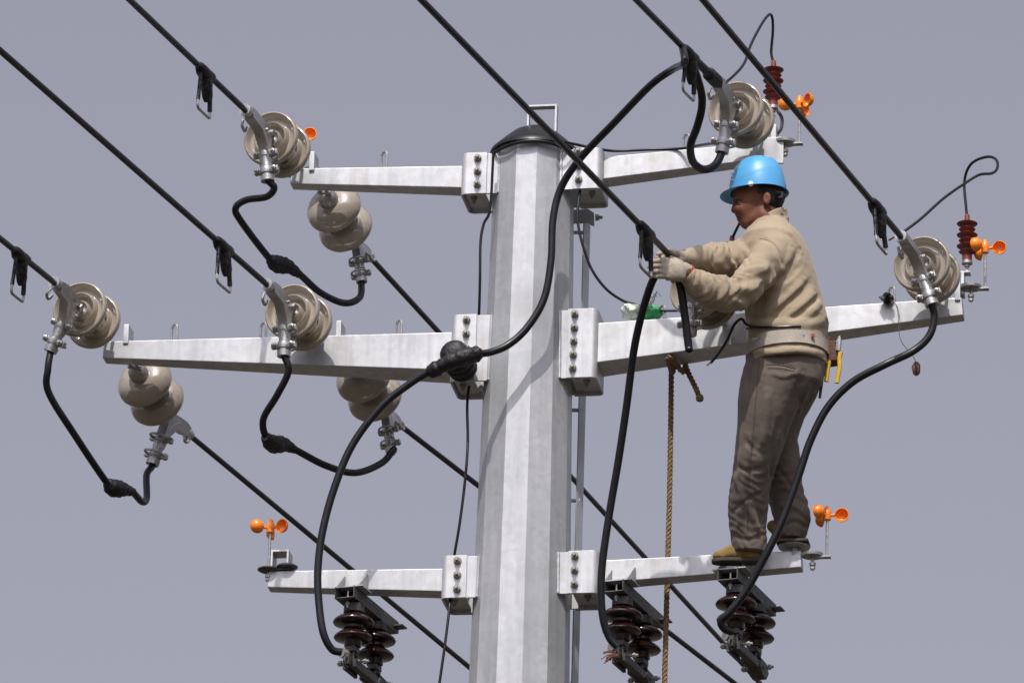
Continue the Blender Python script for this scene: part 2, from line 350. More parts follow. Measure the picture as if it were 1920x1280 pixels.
# ------------------------------------------------------------------ climbing ladder behind the pole
lad = thing('climbing_ladder', 'narrow steel ladder fixed along the right rear of the pole', 'ladder', loc=A(1090, 1250, -.2)*np.array([1, 1, 0]))
pt_, pb_ = A(1101, 392, -.2), A(1085, 1280, -.2); xr = pt_[0]
for off in (0, -.34):
    nl = np.array([math.sin(.95), -math.cos(.95), 0]); tl_ = np.array([math.cos(.95), math.sin(.95), 0]); cc = np.array([xr+off, pt_[1], pt_[2]/2])
    mb = MB(); mb.box(cc, .024, .003, pt_[2]/2, (tl_, nl, ZX)); mb.box(cc+tl_*.021-nl*.016, .003, .013, pt_[2]/2-.001, (tl_, nl, ZX)); wpart('rail', mb, 'zincpole', lad)
mb = MB(); mb.tube([(-.34, 0, 0), (0, 0, 0)], .009, 8); RUNG = mb.data('rung', 'zincpole')
z = A(1090, 437, -.2)[2]
while z > .2: part('rung', RUNG, lad, Matrix.Translation((xr, pt_[1], z))); z -= .418
mb = MB(); c = A(1103, 404, -.17); mb.prism([(-.11, .03), (.0, .03), (.025, .012), (.028, -.05), (.02, -.05), (.0, -.035), (-.11, -.035)], -.006, .0, c, (UX, ZX, NX)); wpart('top_bracket', mb, 'zincpole', lad)
bolt(lad, A(1117, 408, -.17), UX, NX, .9)

# ------------------------------------------------------------------ insulator strings
P_DISC = [(.040, -.040), (.060, -.040), (.088, -.031), (.110, -.014), (.1235, .008), (.1265, .024), (.1235, .036), (.1175, .038), (.111, .030), (.104, .014), (.094, .008),
          (.081, .010), (.0765, .032), (.0715, .037), (.066, .032), (.061, .008), (.050, .004), (.0445, .010), (.041, .028), (.037, .032), (.033, .028), (.029, .006), (.012, .004)]
mb = MB(); mb.lathe(P_DISC, 48); DISC = mb.data('disc', 'porc', smooth=60)
mb = MB(); mb.lathe([(.012, -.098), (.022, -.096), (.030, -.085), (.040, -.078), (.044, -.06), (.0455, -.036), (.03, -.034)], 24); CAPM = mb.data('metal_cap', 'steel', smooth=50)
mb = MB(); mb.lathe([(.026, .000), (.024, .010), (.011, .014), (.010, .048), (.017, .054), (.015, .062)], 16); PIN = mb.data('pin', 'steel', smooth=50)
SP = .146
def string_proto(label):
    t = thing('insulator_string', label, 'insulator', 'tension insulator strings', m=I4())
    for k in (0, 1):
        m = Matrix.Translation((0, 0, .154+SP*k)); d = part('disc', DISC, t, m); part('metal_cap', CAPM, d, m); part('pin', PIN, d, m)
    mb = MB(); s = spline([(-.016, 0, .065), (-.016, 0, .03), (-.012, 0, .0), (0, 0, -.014), (.012, 0, 0), (.016, 0, .03), (.016, 0, .065)], 4); mb.tube(s, .008, 8); mb.tube([(-.032, 0, .056), (.032, 0, .056)], .0085, 8)
    part('shackle', mb.data('shackle', 'steel'), t, I4())
    mb = MB(); mb.box((0, 0, .40), .008, .016, .045); mb.tube([(0, -.026, .378), (0, .026, .378)], .008, 8); mb.tube([(-.032, 0, .43), (.032, 0, .43)], .008, 8); mb.lathe([(.013, .026), (.013, .036)], 6, o=(0, 0, .378), ax=(np.array([1., 0, 0]), ZX, np.array([0, 1., 0])))
    part('clevis', mb.data('clevis', 'steel', bevel=.002), t, I4())
    return t
def axes_for(w_, roll=0.):
    z = w_/np.linalg.norm(w_); x = np.cross(z, ZX); x /= np.linalg.norm(x); y = np.cross(z, x)
    c, s = math.cos(roll), math.sin(roll); return x*c+y*s, y*c-x*s, z
FRONT = {  # name: (front disc centre px, clamp side tilt deg, wire far px, clip px, label word)
 'LO': ((154, 584), -25, (0, 447), (36, 483), 'far left end of the middle arm'),
 'LI': ((552, 588), 0, (0, 95), (413, 468), 'middle left arm nearer the pole'),
 'TL': ((512, 264), 6, (243, 0), (380, 142), 'tip of the upper left arm'),
 'TR': ((1383, 208), -9, (1193, 0), (1289, 108), 'upper right arm above the helmet'),
 'RI': ((1312, 547), -2, (790, 0), (1203, 440), 'middle right arm behind the worker\'s gloves'),
 'RO': ((1732, 499), 17, (1318, 0), (1642, 392), 'far right end of the middle arm'),
}
proto = None; ENTRY = {}; TAIL = {}; CLAMPC = {}
for k, (c, tilt, far, clip, lab) in FRONT.items():
    da = .13 if k == 'RI' else .045; anchor = A(c[0]+47, c[1]+44, da); w_ = WF
    # slide the anchor so that the front disc projects exactly
    for _ in range(3):
        e = np.array(c)-proj(anchor+w_*.30); q = proj(anchor)+e; anchor = A(q[0], q[1], da)
    m = frame(anchor, *axes_for(w_, random.uniform(-.4, .4)))
    L = 'beige disc pair facing the viewer at the '+lab
    if proto is None: proto = string_proto(L); proto.matrix_basis = m; WORLD[proto] = m; [WORLD.__setitem__(x, m @ x.matrix_basis) for x in list(WORLD) if x.parent == proto]; [WORLD.__setitem__(g_, WORLD[x] @ g_.matrix_basis) for x in list(WORLD) if x.parent == proto for g_ in list(WORLD) if g_.parent == x]
    else: copy_tree(proto, m, L)
    if k == 'RI': mb = MB(); mb.box(anchor-NX*.05+WF*.0, .008, .062, .02, (UX, NX, ZX)); wpart('anchor_lug', mb, 'zinc', ARM['MR'][0])
    CLAMPC[k] = anchor+w_*.37
REAR = {'LO': ((268, 712), (345, 818), 'behind the far left end of the middle arm'),
        'LI': ((678, 704), (768, 808), 'behind the middle left arm nearer the pole'),
        'TL': ((623, 386), (702, 516), 'hanging behind the upper left arm')}
WR = WB-ZX*.27; WR /= np.linalg.norm(WR); REARC = {}
for k, (c, out, lab) in REAR.items():
    anchor = A(c[0]-25, c[1]-38, -.05)
    for _ in range(3):
        e = np.array(c)-proj(anchor+WR*.154); q = proj(anchor)+e; anchor = A(q[0], q[1], -.05)
    copy_tree(proto, frame(anchor, *axes_for(WR, .2)), 'beige disc pair '+lab+', domed caps showing')
    REARC[k] = anchor+WR*.43

# ------------------------------------------------------------------ strain clamps
def clamp_mesh():
    Y, Z, X = np.array([0, 1., 0]), ZX, np.array([1., 0, 0])       # X along the line, Z up, Y across
    path = spline([(.235, 0, .018), (.15, 0, .018), (.085, 0, .002), (.045, 0, -.045), (.028, 0, -.11), (.024, 0, -.225)], 6)
    n = len(path); rr = np.interp(np.linspace(0, 1, n), [0, .06, .2, .45, .7, 1], [.025, .021, .022, .024, .024, .025])
    b = MB(); b.tube(path, rr, 14)
    b.prism([(.215, .040), (.16, .046), (.07, .034), (-.012, .018), (-.03, .006), (-.03, -.012), (-.014, -.020), (.0, -.026), (.010, -.045), (.008, -.08), (.008, -.15), (.044, -.15), (.060, -.075), (.105, -.018), (.2, -.004)], -.022, .022, (0, 0, 0), (X, Z, Y))
    b.tube([(.222, 0, .018), (.25, 0, .018)], [.026, .027], 14)
    b.lathe([(.030, -.012), (.031, .012)], 14, o=(.024, 0, -.222))
    k = MB()
    k.tube([(0, -.034, 0), (0, .034, 0)], .010, 8); k.lathe([(.017, -.034), (.017, -.022)], 6, ax=(X, Z, Y)); k.lathe([(.017, .022), (.017, .034)], 6, ax=(X, Z, Y))
    return b, k
cb, ck = clamp_mesh(); CLB = cb.data('clamp_body', 'cast', smooth=45); CLK = ck.data('clamp_pin', 'steel')
mb = MB()
mb.lathe([(.030, -.014), (.031, 0), (.030, .014)], 16); mb.box((.004, 0, 0), .012, .056, .012)
for sg in (-1, 1):
    mb.lathe([(.0125, -.014), (.0135, 0), (.0125, .012), (.006, .016)], 6, o=(.014, .040*sg, 0), ax=(np.array([0, 1., 0]), ZX, np.array([1., 0, 0])))
    mb.tube([(-.03, .040*sg, 0), (.036, .040*sg, 0)], .006, 8)
t_ = np.linspace(0, math.pi, 8); mb.tube([(-.03-.03*math.sin(a), .040*math.cos(a), 0) for a in t_], .006, 8)
CLU = mb.data('u_bolt', 'cast', bevel=.002)
mb = MB(); mb.tube(spline([(.19, -.034, .0), (.20, -.036, -.03), (.17, -.036, -.045), (.155, -.034, -.02)], 5), .0065, 7); CLH = mb.data('keeper_loop', 'steel')
clp = None
def strain_clamp(o, w_, tilt, label, sc=1.):
    global clp
    x = w_/np.linalg.norm(w_); y = np.cross(ZX, x); y /= np.linalg.norm(y); z = np.cross(x, y)
    m = frame(o, x, y, z) @ Matrix.Rotation(tilt, 4, 'X') @ Matrix.Scale(sc, 4)
    if clp is None:
        clp = thing('strain_clamp', label, 'clamp', 'cast strain clamps', m=m); b = part('clamp_body', CLB, clp); part('clamp_pin', CLK, clp)
        for zz in (-.105, -.185): part('u_bolt', CLU, b, m @ Matrix.Translation((.026, 0, zz)))
        part('keeper_loop', CLH, clp)
    else: copy_tree(clp, m, label)
    f = lambda *p: np.array(m @ Vector(p))
    return f(.22, 0, .018), f(.024, 0, -.225), f(.024, 0, -.14)
for k, (c, tilt, far, clip, lab) in FRONT.items():
    sgn = 1
    ENTRY[k], TAIL[k], _ = strain_clamp(CLAMPC[k], WF, rad(tilt), 'grey wire clamp before the discs at the '+lab)
RENTRY = {}; RTAIL = {}
for k, (c, out, lab) in REAR.items():
    w2 = WB-ZX*.04 if k != 'LO' else WB-ZX*.10
    RENTRY[k], RTAIL[k], _ = strain_clamp(REARC[k], w2, rad({'LO': 14, 'LI': -12, 'TL': -12}[k]), 'grey wire clamp '+lab, 1. if k == 'LO' else .84)

# ------------------------------------------------------------------ line conductors
WIRE = {}
def wire(S, far, zdrop, label, r=.0135, mid=None):
    Q = onZ(far[0], far[1], S[2]+zdrop); d = Q-S; L = np.linalg.norm(d); n = 60
    tt = np.concatenate([np.linspace(-.06/L, 1.0, 24), 1+np.linspace(.02, 34/L, 40)])
    P = [S+d*t-ZX*(0 if t < 1 else -.0016*((t-1)*L)**2*(.5)) for t in tt]
    # sag flattens away from the pole
    mb = MB(); mb.tube(P, r, 10)
    return solo('line_wire', mb, 'cable', label, 'wire', 'line wires'), S, d/L
for k, (c, tilt, far, clip, lab) in FRONT.items():
    o, S, d = wire(ENTRY[k], far, -.06, 'black line wire rising left from the '+lab); WIRE[k] = (S, d)
RW = {'LO': (875, 1246), 'LI': (1375, 1278), 'TL': (1425, 1280)}
for k, f in RW.items(): wire(RENTRY[k], f, -.05, 'black line wire descending right, from discs '+REAR[k][2], r=.0128)

# ------------------------------------------------------------------ earthing clips on the front wires
def clip_meshes():
    b = MB()  # x along wire toward viewer, z up
    s = [(-.085, 0, 0), (-.065, 0, -.002), (-.04, 0, -.008), (0, 0, -.010), (.04, 0, -.006), (.065, 0, 0), (.085, 0, 0)]
    b.tube(spline(s, 3), np.interp(np.linspace(0, 1, 19), [0, .12, .35, .65, .88, 1], [.015, .022, .030, .029, .021, .015]), 12)
    b.tube(spline([(.0, 0, -.01), (-.012, .004, -.055), (-.024, .0, -.10), (-.028, 0, -.125)], 4), np.interp(np.linspace(0, 1, 13), [0, .5, .8, 1], [.028, .024, .017, .011]), 10)
    b.tube(spline([(.055, 0, -.005), (.066, .004, -.05), (.070, .0, -.15)], 4), .0085, 8)
    b.tube(spline([(-.045, 0, -.03), (-.060, 0, -.085), (-.068, 0, -.155)], 4), [.014]*5+[.011]*4, 8)
    l = MB(); l.tube(spline([(.070, 0, -.10), (.072, 0, -.165), (.066, 0, -.182), (.045, 0, -.186), (-.05, 0, -.186), (-.068, 0, -.182), (-.071, 0, -.165), (-.068, 0, -.12)], 5), .0062, 8)
    return b.data('clip_body', 'wrap', smooth=60), l.data('wire_loop', 'steel')
CB, CLL = clip_meshes(); clipp = None
for k, (c, tilt, far, clip, lab) in FRONT.items():
    S, d = WIRE[k]; best = min(np.linspace(0, 4, 800), key=lambda s: np.linalg.norm(proj(S+d*s)-np.array(clip)))
    o = S+d*best; y = np.cross(ZX, d); y /= np.linalg.norm(y); z = np.cross(d, y)
    m = frame(o, d, y, z) @ Matrix.Rotation(random.uniform(-.12, .12)+(.12 if k == 'RO' else 0), 4, 'X')
    L = 'black clip with loop, wire to the '+lab
    if clipp is None: clipp = thing('earthing_clip', L, 'clip', 'earthing clips on the line wires', m=m); part('clip_body', CB, clipp); part('wire_loop', CLL, clipp)
    else: copy_tree(clipp, m, L)

# ------------------------------------------------------------------ jumper cables
def jumper(label, path, splices=(), r=.0155, name='jumper_cable', cat='cable', per=10, group='jumper cables', mt='cable'):
    P = spline([A(*p) if len(p) == 3 and not isinstance(p, np.ndarray) else p for p in path], per)
    t = thing(name, label, cat, group, loc=P[np.argmin(P[:, 2])])
    mb = MB(); mb.tube(P, r, 12); wpart('cable', mb, mt, t)
    for s in splices:
        Q = spline([A(*p) for p in s], 6); n = len(Q); rr = np.interp(np.linspace(0, 1, n), [0, .12, .3, .55, .8, 1], [.019, .030, .040, .038, .026, .018])
        rr = rr*(1+.07*np.sin(np.arange(n)*2.1)); mb = MB(); mb.tube(Q, rr, 12); wpart('splice_cover', mb, 'wrap', t, smooth=60)
    return t
rt = lambda k: RTAIL[k]
def dof(p): return float(np.asarray(p) @ NX)
J = jumper
J('black jumper loop with a splice hanging below the far left arm end', [TAIL['LO']+ZX*.05, TAIL['LO'], (90, 690, .42), (91, 735, .38), (140, 815, .25), (205, 910, 0), (226, 917, -.08), (248, 922, -.15), (266, 940, -.27), (275, 933, -.34), (275, 890, -.42), rt('LO')-ZX*.01, rt('LO')+ZX*.06],
  [[(200, 903, .01), (212, 914, -.03), (230, 917, -.09), (250, 922, -.16)]])
J('black jumper loop with a splice below the inner left insulator', [TAIL['LI']+ZX*.05, TAIL['LI'], (541, 695, .42), (520, 740, .38), (494, 785, .32), (500, 820, .26), (525, 832, .15), (552, 842, .05), (610, 872, -.1), (665, 886, -.25), (715, 868, -.4), (738, 842, -.45), rt('LI')-ZX*.01, rt('LI')+ZX*.06],
  [[(497, 818, .28), (512, 832, .2), (532, 833, .11), (553, 843, .05)]])
J('black jumper bent sideways with a splice under the upper left arm', [TAIL['TL']+ZX*.05, TAIL['TL'], (514, 352, .42), (500, 369, .4), (462, 375, .36), (442, 390, .34), (452, 415, .28), (510, 490, .1), (530, 498, .04), (560, 513, -.03), (600, 548, -.15), (645, 568, -.3), (674, 558, -.4), rt('TL')-ZX*.01, rt('TL')+ZX*.06],
  [[(505, 485, .11), (520, 495, .06), (540, 500, .01), (562, 515, -.03)]])
S, d = WIRE['TR']; q = A(1283, 118, dof(S+d*.55))
J('long black jumper sweeping across the pole front to the lower left switch', [S+d*.45, (1283, 118, dof(S+d*.55)), (1262, 130, .8), (1220, 160, .7), (1150, 232, .5), (1090, 295, .37), (1053, 350, .31), (1037, 410, .3), (1033, 490, .3), (1020, 560, .3), (990, 612, .31), (955, 645, .33), (920, 660, .36), (885, 665, .40), (850, 676, .42), (810, 694, .41), (770, 718, .4), (715, 762, .4), (660, 835, .4), (625, 920, .4), (604, 1000, .4), (596, 1070, .4), (598, 1130, .4), (606, 1185, .4), (622, 1216, .38), (640, 1222, .36)],
  r=.0165)
J('short black jumper looping down beside the upper right clamp', [S+d*.42, S+d*.36-ZX*.01, (1313, 165, .82), (1316, 200, .76), (1307, 238, .7), (1295, 272, .65), (1299, 303, .55), (1320, 318, .48), (1342, 308, .44), TAIL['TR'], TAIL['TR']+ZX*.05], r=.0175)
J('thick black jumper hanging from the worker\'s gloves to the inner right switch', [(1262, 500, .825), (1238, 508, .83), (1222, 530, .8), (1203, 590, .72), (1188, 660, .64), (1175, 760, .56), (1160, 860, .5), (1143, 960, .45), (1130, 1050, .42), (1127, 1110, .4), (1131, 1160, .38), (1143, 1195, .36), (1158, 1212, .35)], r=.0165)
J('short cut black cable end hanging below the worker\'s gloves', [(1258, 490, .8), (1268, 512, .79), (1277, 545, .77), (1285, 600, .74), (1291, 648, .72), (1292, 656, .72)], r=[.0175]*51)
J('long black jumper curving from the far right clamp to the outer switch', [TAIL['RO']+ZX*.05, TAIL['RO'], (1752, 595, .43), (1742, 630, .43), (1712, 658, .44), (1660, 683, .48), (1600, 715, .47), (1553, 762, .46), (1520, 825, .45), (1498, 890, .44), (1467, 975, .43), (1437, 1038, .42), (1400, 1105, .4), (1370, 1145, .39), (1352, 1163, .38), (1358, 1178, .36), (1374, 1184, .34)], r=.0165)
# taped sleeve where the top right jumper joins the wire
Q = [S-d*.01, S+d*.03, S+d*.10, S+d*.13, S+d*.3]
mb = MB(); mb.tube(spline(Q, 4), np.interp(np.linspace(0, 1, 17), [0, .1, .5, .55, 1], [.026, .031, .030, .021, .017]), 12)
solo('tape_sleeve', mb, 'wrap', 'bulky black tape sleeve on the wire just above the upper right clamp', 'tape sleeve')

# thin leads
J('thin black earth lead dropping down the left side of the pole', [(925, 288, .19), (919, 390, .16), (907, 420, .15), (901, 455, .15), (900, 520, .15), (898, 590, .1), (893, 660, 0), (880, 722, .0), (876, 760, .05), (877, 830, .1), (872, 900, .12), (862, 980, .12), (852, 1040, .1), (846, 1085, .05), (843, 1135, .1), (834, 1210, .12), (824, 1280, .12), (815, 1350, .12)], r=.0062, group='thin leads')
J('thin black lead from the pole cap along the top of the upper right arm', [(1040, 262, .195), (1066, 268, .16), (1085, 272, .12), (1110, 277, .1), (1150, 283, .06), (1210, 281, .05), (1275, 279, .06), (1310, 273, .2), (1340, 268, .42)], r=.0062, group='thin leads')
J('thin black lead swooping from the upper right bracket to the green bundle', [(1089, 345, .08), (1085, 375, .1), (1083, 410, .11), (1090, 450, .11), (1108, 502, .1), (1135, 540, .08), (1165, 562, .06), (1190, 571, .05), (1215, 578, .03), (1245, 582, .02), (1280, 582, .02)], r=.0062, group='thin leads')
J('thin dark lead with bare tip dangling at the worker\'s waist', [(1420, 613, .47), (1400, 608, .5), (1390, 598, .5), (1376, 610, .48), (1362, 640, .42), (1345, 665, .4), (1333, 680, .4)], r=.0062, group='thin leads')
mb = MB(); mb.tube([A(1334, 679, .4), A(1325, 685, .4)], .003, 6); wpart('bare_tip', mb, 'copper', [o for o in WORLD if o.get('label', '').startswith('thin dark lead with bare')][0])

# ------------------------------------------------------------------ black pin insulator on the middle left bracket
pi_c = A(872, 697, DB); axp = axes_for(NX*.96-UX*.10+ZX*.10)
t = thing('pin_insulator', 'fat black ribbed insulator on the middle left bracket carrying the long jumper', 'insulator', loc=pi_c)
prof = [(.03, 0), (.05, .01), (.064, .03), (.066, .045), (.056, .052), (.056, .06), (.068, .075), (.068, .09), (.057, .098), (.057, .105), (.067, .12), (.067, .138), (.056, .146), (.054, .155), (.062, .165), (.062, .185), (.050, .203), (.03, .212), (.005, .214)]
mb = MB(); mb.lathe(prof, 32, o=pi_c, ax=axp); wpart('ribbed_body', mb, 'wrap', t, smooth=60)
mb = MB(); Q = pix([(803, 700, .41), (822, 689, .42), (840, 680, .43), (868, 670, .425), (892, 664, .40), (902, 663, .385)], 5); n = len(Q)
mb.tube(Q, np.interp(np.linspace(0, 1, n), [0, .1, .3, .6, .85, 1], [.022, .035, .030, .040, .034, .020])*(1+.09*np.sin(np.arange(n)*1.9)), 12); wpart('tape_binding', mb, 'wrap', t, smooth=60)

# ------------------------------------------------------------------ disconnect switches under the lower arms
X1, Y1 = np.array([1., 0, 0]), np.array([0, 1., 0])
def switch_parts():
    D = {}
    b = MB(); w2, h2, L_, th = .043, .024, .52, .004      # open box channel along +y (away)
    b.box((0, L_/2, -h2), w2, L_/2, th/2); b.box((-w2, L_/2, 0), th/2, L_/2, h2+th/2); b.box((w2, L_/2, 0), th/2, L_/2, h2+th/2); b.box((0, L_/2+.03, h2), w2, L_/2-.03, th/2)
    b.box((w2+.02, L_-.03, -.005), .022, .03, .003); D['channel'] = b.data('channel', 'channel')
    b = MB(); b.prism([(.02, 0), (.13, 0), (.13, .085), (.115, .085)], -.0535, -.049, (0, 0, .030), (Y1, ZX, X1)); b.prism([(.02, 0), (.13, 0), (.13, .085), (.115, .085)], .049, .0535, (0, 0, .030), (Y1, ZX, X1)); b.box((0, .07, .0295), .075, .055, .0025); D['mount'] = b.data('mount', 'zinc')
    b = MB(); b.lathe([(.040, -.03), (.044, -.034), (.045, -.068), (.038, -.072)], 28); D['collar'] = b.data('collar', 'darksteel')
    prof = [(.036, -.07), (.046, -.078), (.066, -.088), (.084, -.102), (.0895, -.113), (.085, -.120), (.060, -.124), (.043, -.128), (.040, -.140), (.045, -.150), (.063, -.160), (.079, -.172), (.0835, -.182), (.078, -.189), (.054, -.193), (.040, -.198), (.036, -.222), (.02, -.226)]
    b = MB(); b.lathe(prof, 36); D['post'] = b.data('post', 'brown', smooth=60)
    b = MB(); b.box((0, 0, -.236), .022, .03, .012); b.tube([(0, 0, -.22), (0, 0, -.265)], .010, 8); b.box((.012, 0, -.262), .005, .02, .028); b.box((-.012, 0, -.262), .005, .02, .028); b.lathe([(.011, .017), (.011, .027)], 6, o=(0, 0, -.262), ax=(Y1, ZX, X1)); D['jaw'] = b.data('jaw', 'darksteel', bevel=.002)
    b = MB(); b.box((0, .13, -.292), .010, .19, .024); b.box((.022, .10, -.304), .007, .13, .016); b.box((-.02, .03, -.31), .007, .07, .022); b.prism([(.26, -.27), (.33, -.275), (.36, -.31), (.33, -.345), (.28, -.34), (.24, -.31)], -.03, .03, (0, 0, 0), (Y1, ZX, X1)); b.tube(spline([(0, -.05, -.28), (0, -.085, -.30), (0, -.075, -.33), (0, -.045, -.325), (0, -.04, -.295)], 4), .006, 7)
    b.prism([(.30, -.33), (.33, -.33), (.315, -.385)], -.004, .004, (0, 0, 0), (Y1, ZX, X1)); b.box((-.018, .2, -.30), .008, .05, .02); D['blade'] = b.data('blade', 'darksteel', bevel=.0015)
    b = MB(); b.tube([(-.075, 0, 0), (.07, 0, 0)], .0065, 8); b.lathe([(.013, -.07), (.013, -.055)], 6, ax=(Y1, ZX, X1)); b.lathe([(.012, .045), (.012, .058)], 6, ax=(Y1, ZX, X1)); D['pivot_bolt'] = b.data('pivot_bolt', 'bolt')
    b = MB(); b.tube(spline([(-.03, -.05, -.262), (-.015, -.02, -.262), (0, .03, -.27)], 4), [.022]*4+[.018]*5, 10); D['cable_lug'] = b.data('cable_lug', 'bolt')
    b = MB(); b.lathe([(.009, -.02), (.009, -.034)], 6); b.tube([(0, 0, -.045), (0, 0, .03)], .005, 8); D['stud'] = b.data('stud', 'steel')
    return D
SD = switch_parts(); swp = None; SWM = {}
for key, c, lab in (('L', (646, 1109), 'brown twin-post disconnect switch under the lower left arm'), ('R1', (1150, 1097), 'brown twin-post disconnect switch beside the pole on the right, frayed copper below'), ('R2', (1364, 1075), 'brown twin-post disconnect switch under the worker\'s front boot')):
    o = A(c[0], c[1], .175); y = WB; x = np.cross(y, ZX); m = frame(o, x, y, ZX); SWM[key] = m
    if swp is None:
        swp = thing('disconnect_switch', lab, 'switch', 'disconnect switches under the lower arms', m=m)
        part('channel', SD['channel'], swp); part('mount', SD['mount'], swp)
        for yy in (.085, .34):
            p = part('post', SD['post'], swp, m @ Matrix.Translation((.012, yy, 0))); part('collar', SD['collar'], p, m @ Matrix.Translation((.012, yy, 0)))
            part('jaw', SD['jaw'], swp, m @ Matrix.Translation((.012, yy, 0)))
        part('blade', SD['blade'], swp, m @ Matrix.Translation((.012, .085, 0))); [part('pivot_bolt', SD['pivot_bolt'], swp, m @ Matrix.Translation((.012, .085+a_, b_))) for a_, b_ in ((.02, -.285), (.30, -.30))]
        part('cable_lug', SD['cable_lug'], swp, m @ Matrix.Translation((.012, .085, 0))); part('stud', SD['stud'], swp, m @ Matrix.Translation((0, .04, -.012)))
    else: copy_tree(swp, m, lab)
# frayed copper strands at the inner right switch
mb = MB(); c0 = A(1160, 1228, .33)
for i in range(9):
    e = A(1126+random.uniform(0, 16), 1222+i*2.6, .33+random.uniform(-.03, .03)); mid = (c0+e)/2+np.array([0, 0, random.uniform(0, .02)]); mb.tube(spline([c0, mid, e], 4), .0028, 5)
solo('copper_strands', mb, 'copper', 'frayed bare copper strands sticking out of the inner right switch', 'copper wire')

# ------------------------------------------------------------------ orange bird-scaring spinners
def cup_mesh():
    b = MB(); o = []; i_ = []
    for a in np.linspace(0, 1, 7): o.append((.031*math.sin(a*math.pi/2)+.0005, -.031*math.cos(a*math.pi/2)))
    for a in np.linspace(1, 0, 7): i_.append((.0285*math.sin(a*math.pi/2)+.0004, -.0285*math.cos(a*math.pi/2)+.0002))
    b.lathe(o+i_, 24); return b.data('cup', 'orange', smooth=60)
CUP = cup_mesh()
mb = MB(); mb.lathe([(.004, -.022), (.016, -.02), (.018, .0), (.0185, .018), (.013, .026), (.012, .034), (.005, .042)], 16); HUB = mb.data('hub', 'orange', smooth=50)
mb = MB(); mb.tube([(0, 0, -.185), (0, 0, -.015)], .0058, 10); STEM = mb.data('stem', 'steel')
mb = MB(); mb.tube([(.016, 0, 0), (.034, 0, 0)], .006, 8); SPK = mb.data('spoke', 'orange')
mb = MB(); mb.lathe([(.002, -.010), (.038, -.008), (.048, -.002), (.048, .002), (.036, .008), (.002, .010)], 28, o=(.0, 0, -.19)); mb.lathe([(.002, -.010), (.036, -.008), (.046, -.002), (.046, .003), (.034, .010), (.002, .012)], 28, o=(.082, 0, -.180)); mb.box((.04, 0, -.193), .06, .018, .003); BASE = mb.data('base_clamp', 'darksteel', smooth=50)
mb = MB(); mb.box((.035, 0, -.188), .052, .016, .003); mb.lathe([(.030, -.004), (.046, 0), (.047, .012), (.043, .014), (.040, .003), (.028, .0)], 28, o=(.062, 0, -.184)); BASE2 = mb.data('base_clamp', 'steel', smooth=50)
mb = MB(); mb.tube([(0, 0, -.245), (0, 0, -.19)], .007, 8); mb.lathe([(.014, -.225), (.014, -.212)], 6); mb.lathe([(.012, -.24), (.012, -.232)], 6); NUT = mb.data('clamp_bolt', 'steel')
spp = None
def spinner(c, d, az, lab, flip=0, bx=0.):
    global spp
    o = A(c[0], c[1], d); x = UX*(-1 if flip else 1); y = np.cross(ZX, x); m = frame(o, x, y, ZX)
    t = thing('bird_spinner', lab, 'bird scarer', 'orange wind spinners on the arm ends', m=m)
    part('stem', STEM, t); h = part('hub', HUB, t); b = part('base_clamp', BASE2 if flip else BASE, t); part('clamp_bolt', NUT, b, m @ Matrix.Translation((bx, 0, 0)))
    for k in range(3):
        R = m @ Matrix.Rotation(az+k*2*math.pi/3, 4, 'Z'); cu = part('cup', CUP, t, R @ Matrix.Translation((.062, 0, 0)) @ Matrix.Rotation(math.pi/2, 4, 'X')); part('spoke', SPK, h, R)
UW = rad(-10)
spinner((507, 990), .03, rad(90), 'orange three-cup spinner on the lower left arm tip', bx=.0)
spinner((1551, 966), .03, rad(176), 'orange three-cup spinner on the lower right arm tip behind the worker\'s feet', flip=1, bx=.06)
spinner((1847, 466), .03, rad(172), 'orange three-cup spinner at the far right beside the red arrester', flip=1, bx=.06)
spinner((1499, 196), .02, rad(8), 'orange three-cup spinner above the upper right arm, crossed by a wire', flip=1, bx=.06)
spinner((555, 252), -.12, rad(0), 'orange spinner almost hidden behind the upper left discs, one cup showing')

# ------------------------------------------------------------------ red surge arresters
mb = MB(); prof = [(.021, -.205)]
for k in range(6):
    z = -.035-k*.0272; R = .045 if k % 2 == 0 else .036; prof = prof
pr = [(.004, .0), (.010, -.002), (.0125, -.03), (.020, -.034)]
for k in range(6):
    z = -.040-k*.0262; R = .0455 if k % 2 == 0 else .0365
    pr += [(.022, z), (R-.006, z-.001), (R, z-.004), (R-.003, z-.008), (.024, z-.0125), (.0215, z-.016)]
pr += [(.0215, -.205), (.022, -.222), (.012, -.224)]
mb.lathe(pr, 32); ARB = mb.data('shed_body', 'red', smooth=45)
mb = MB(); mb.lathe([(.0235, -.218), (.024, -.232), (.01, -.234)], 20); mb.lathe([(.012, -.232), (.012, -.246)], 6); mb.tube([(0, 0, -.28), (0, 0, -.23)], .006, 8); mb.lathe([(.011, -.262), (.011, -.270)], 6); ARF = mb.data('end_fitting', 'steel')
def arrester(c, d, lab, lead, rl=.0062, tip=None, bracket=None):
    o = A(c[0], c[1], d); m = frame(o, UX, np.cross(ZX, UX), ZX)
    t = thing('surge_arrester', lab, 'surge arrester', 'red surge arresters', m=m); part('shed_body', ARB, t); part('end_fitting', ARF, t)
    mb = MB(); mb.tube(pix(lead, 8), rl, 9); l = wpart('lead', mb, 'cable', t)
    if tip: mb = MB(); mb.tube([A(*p) for p in tip], .0045, 7); wpart('copper_tip', mb, 'copper', l)
    if bracket: mb = MB(); mb.tube(pix(bracket, 6), .0075, 8); wpart('support_rod', mb, 'darksteel', t)
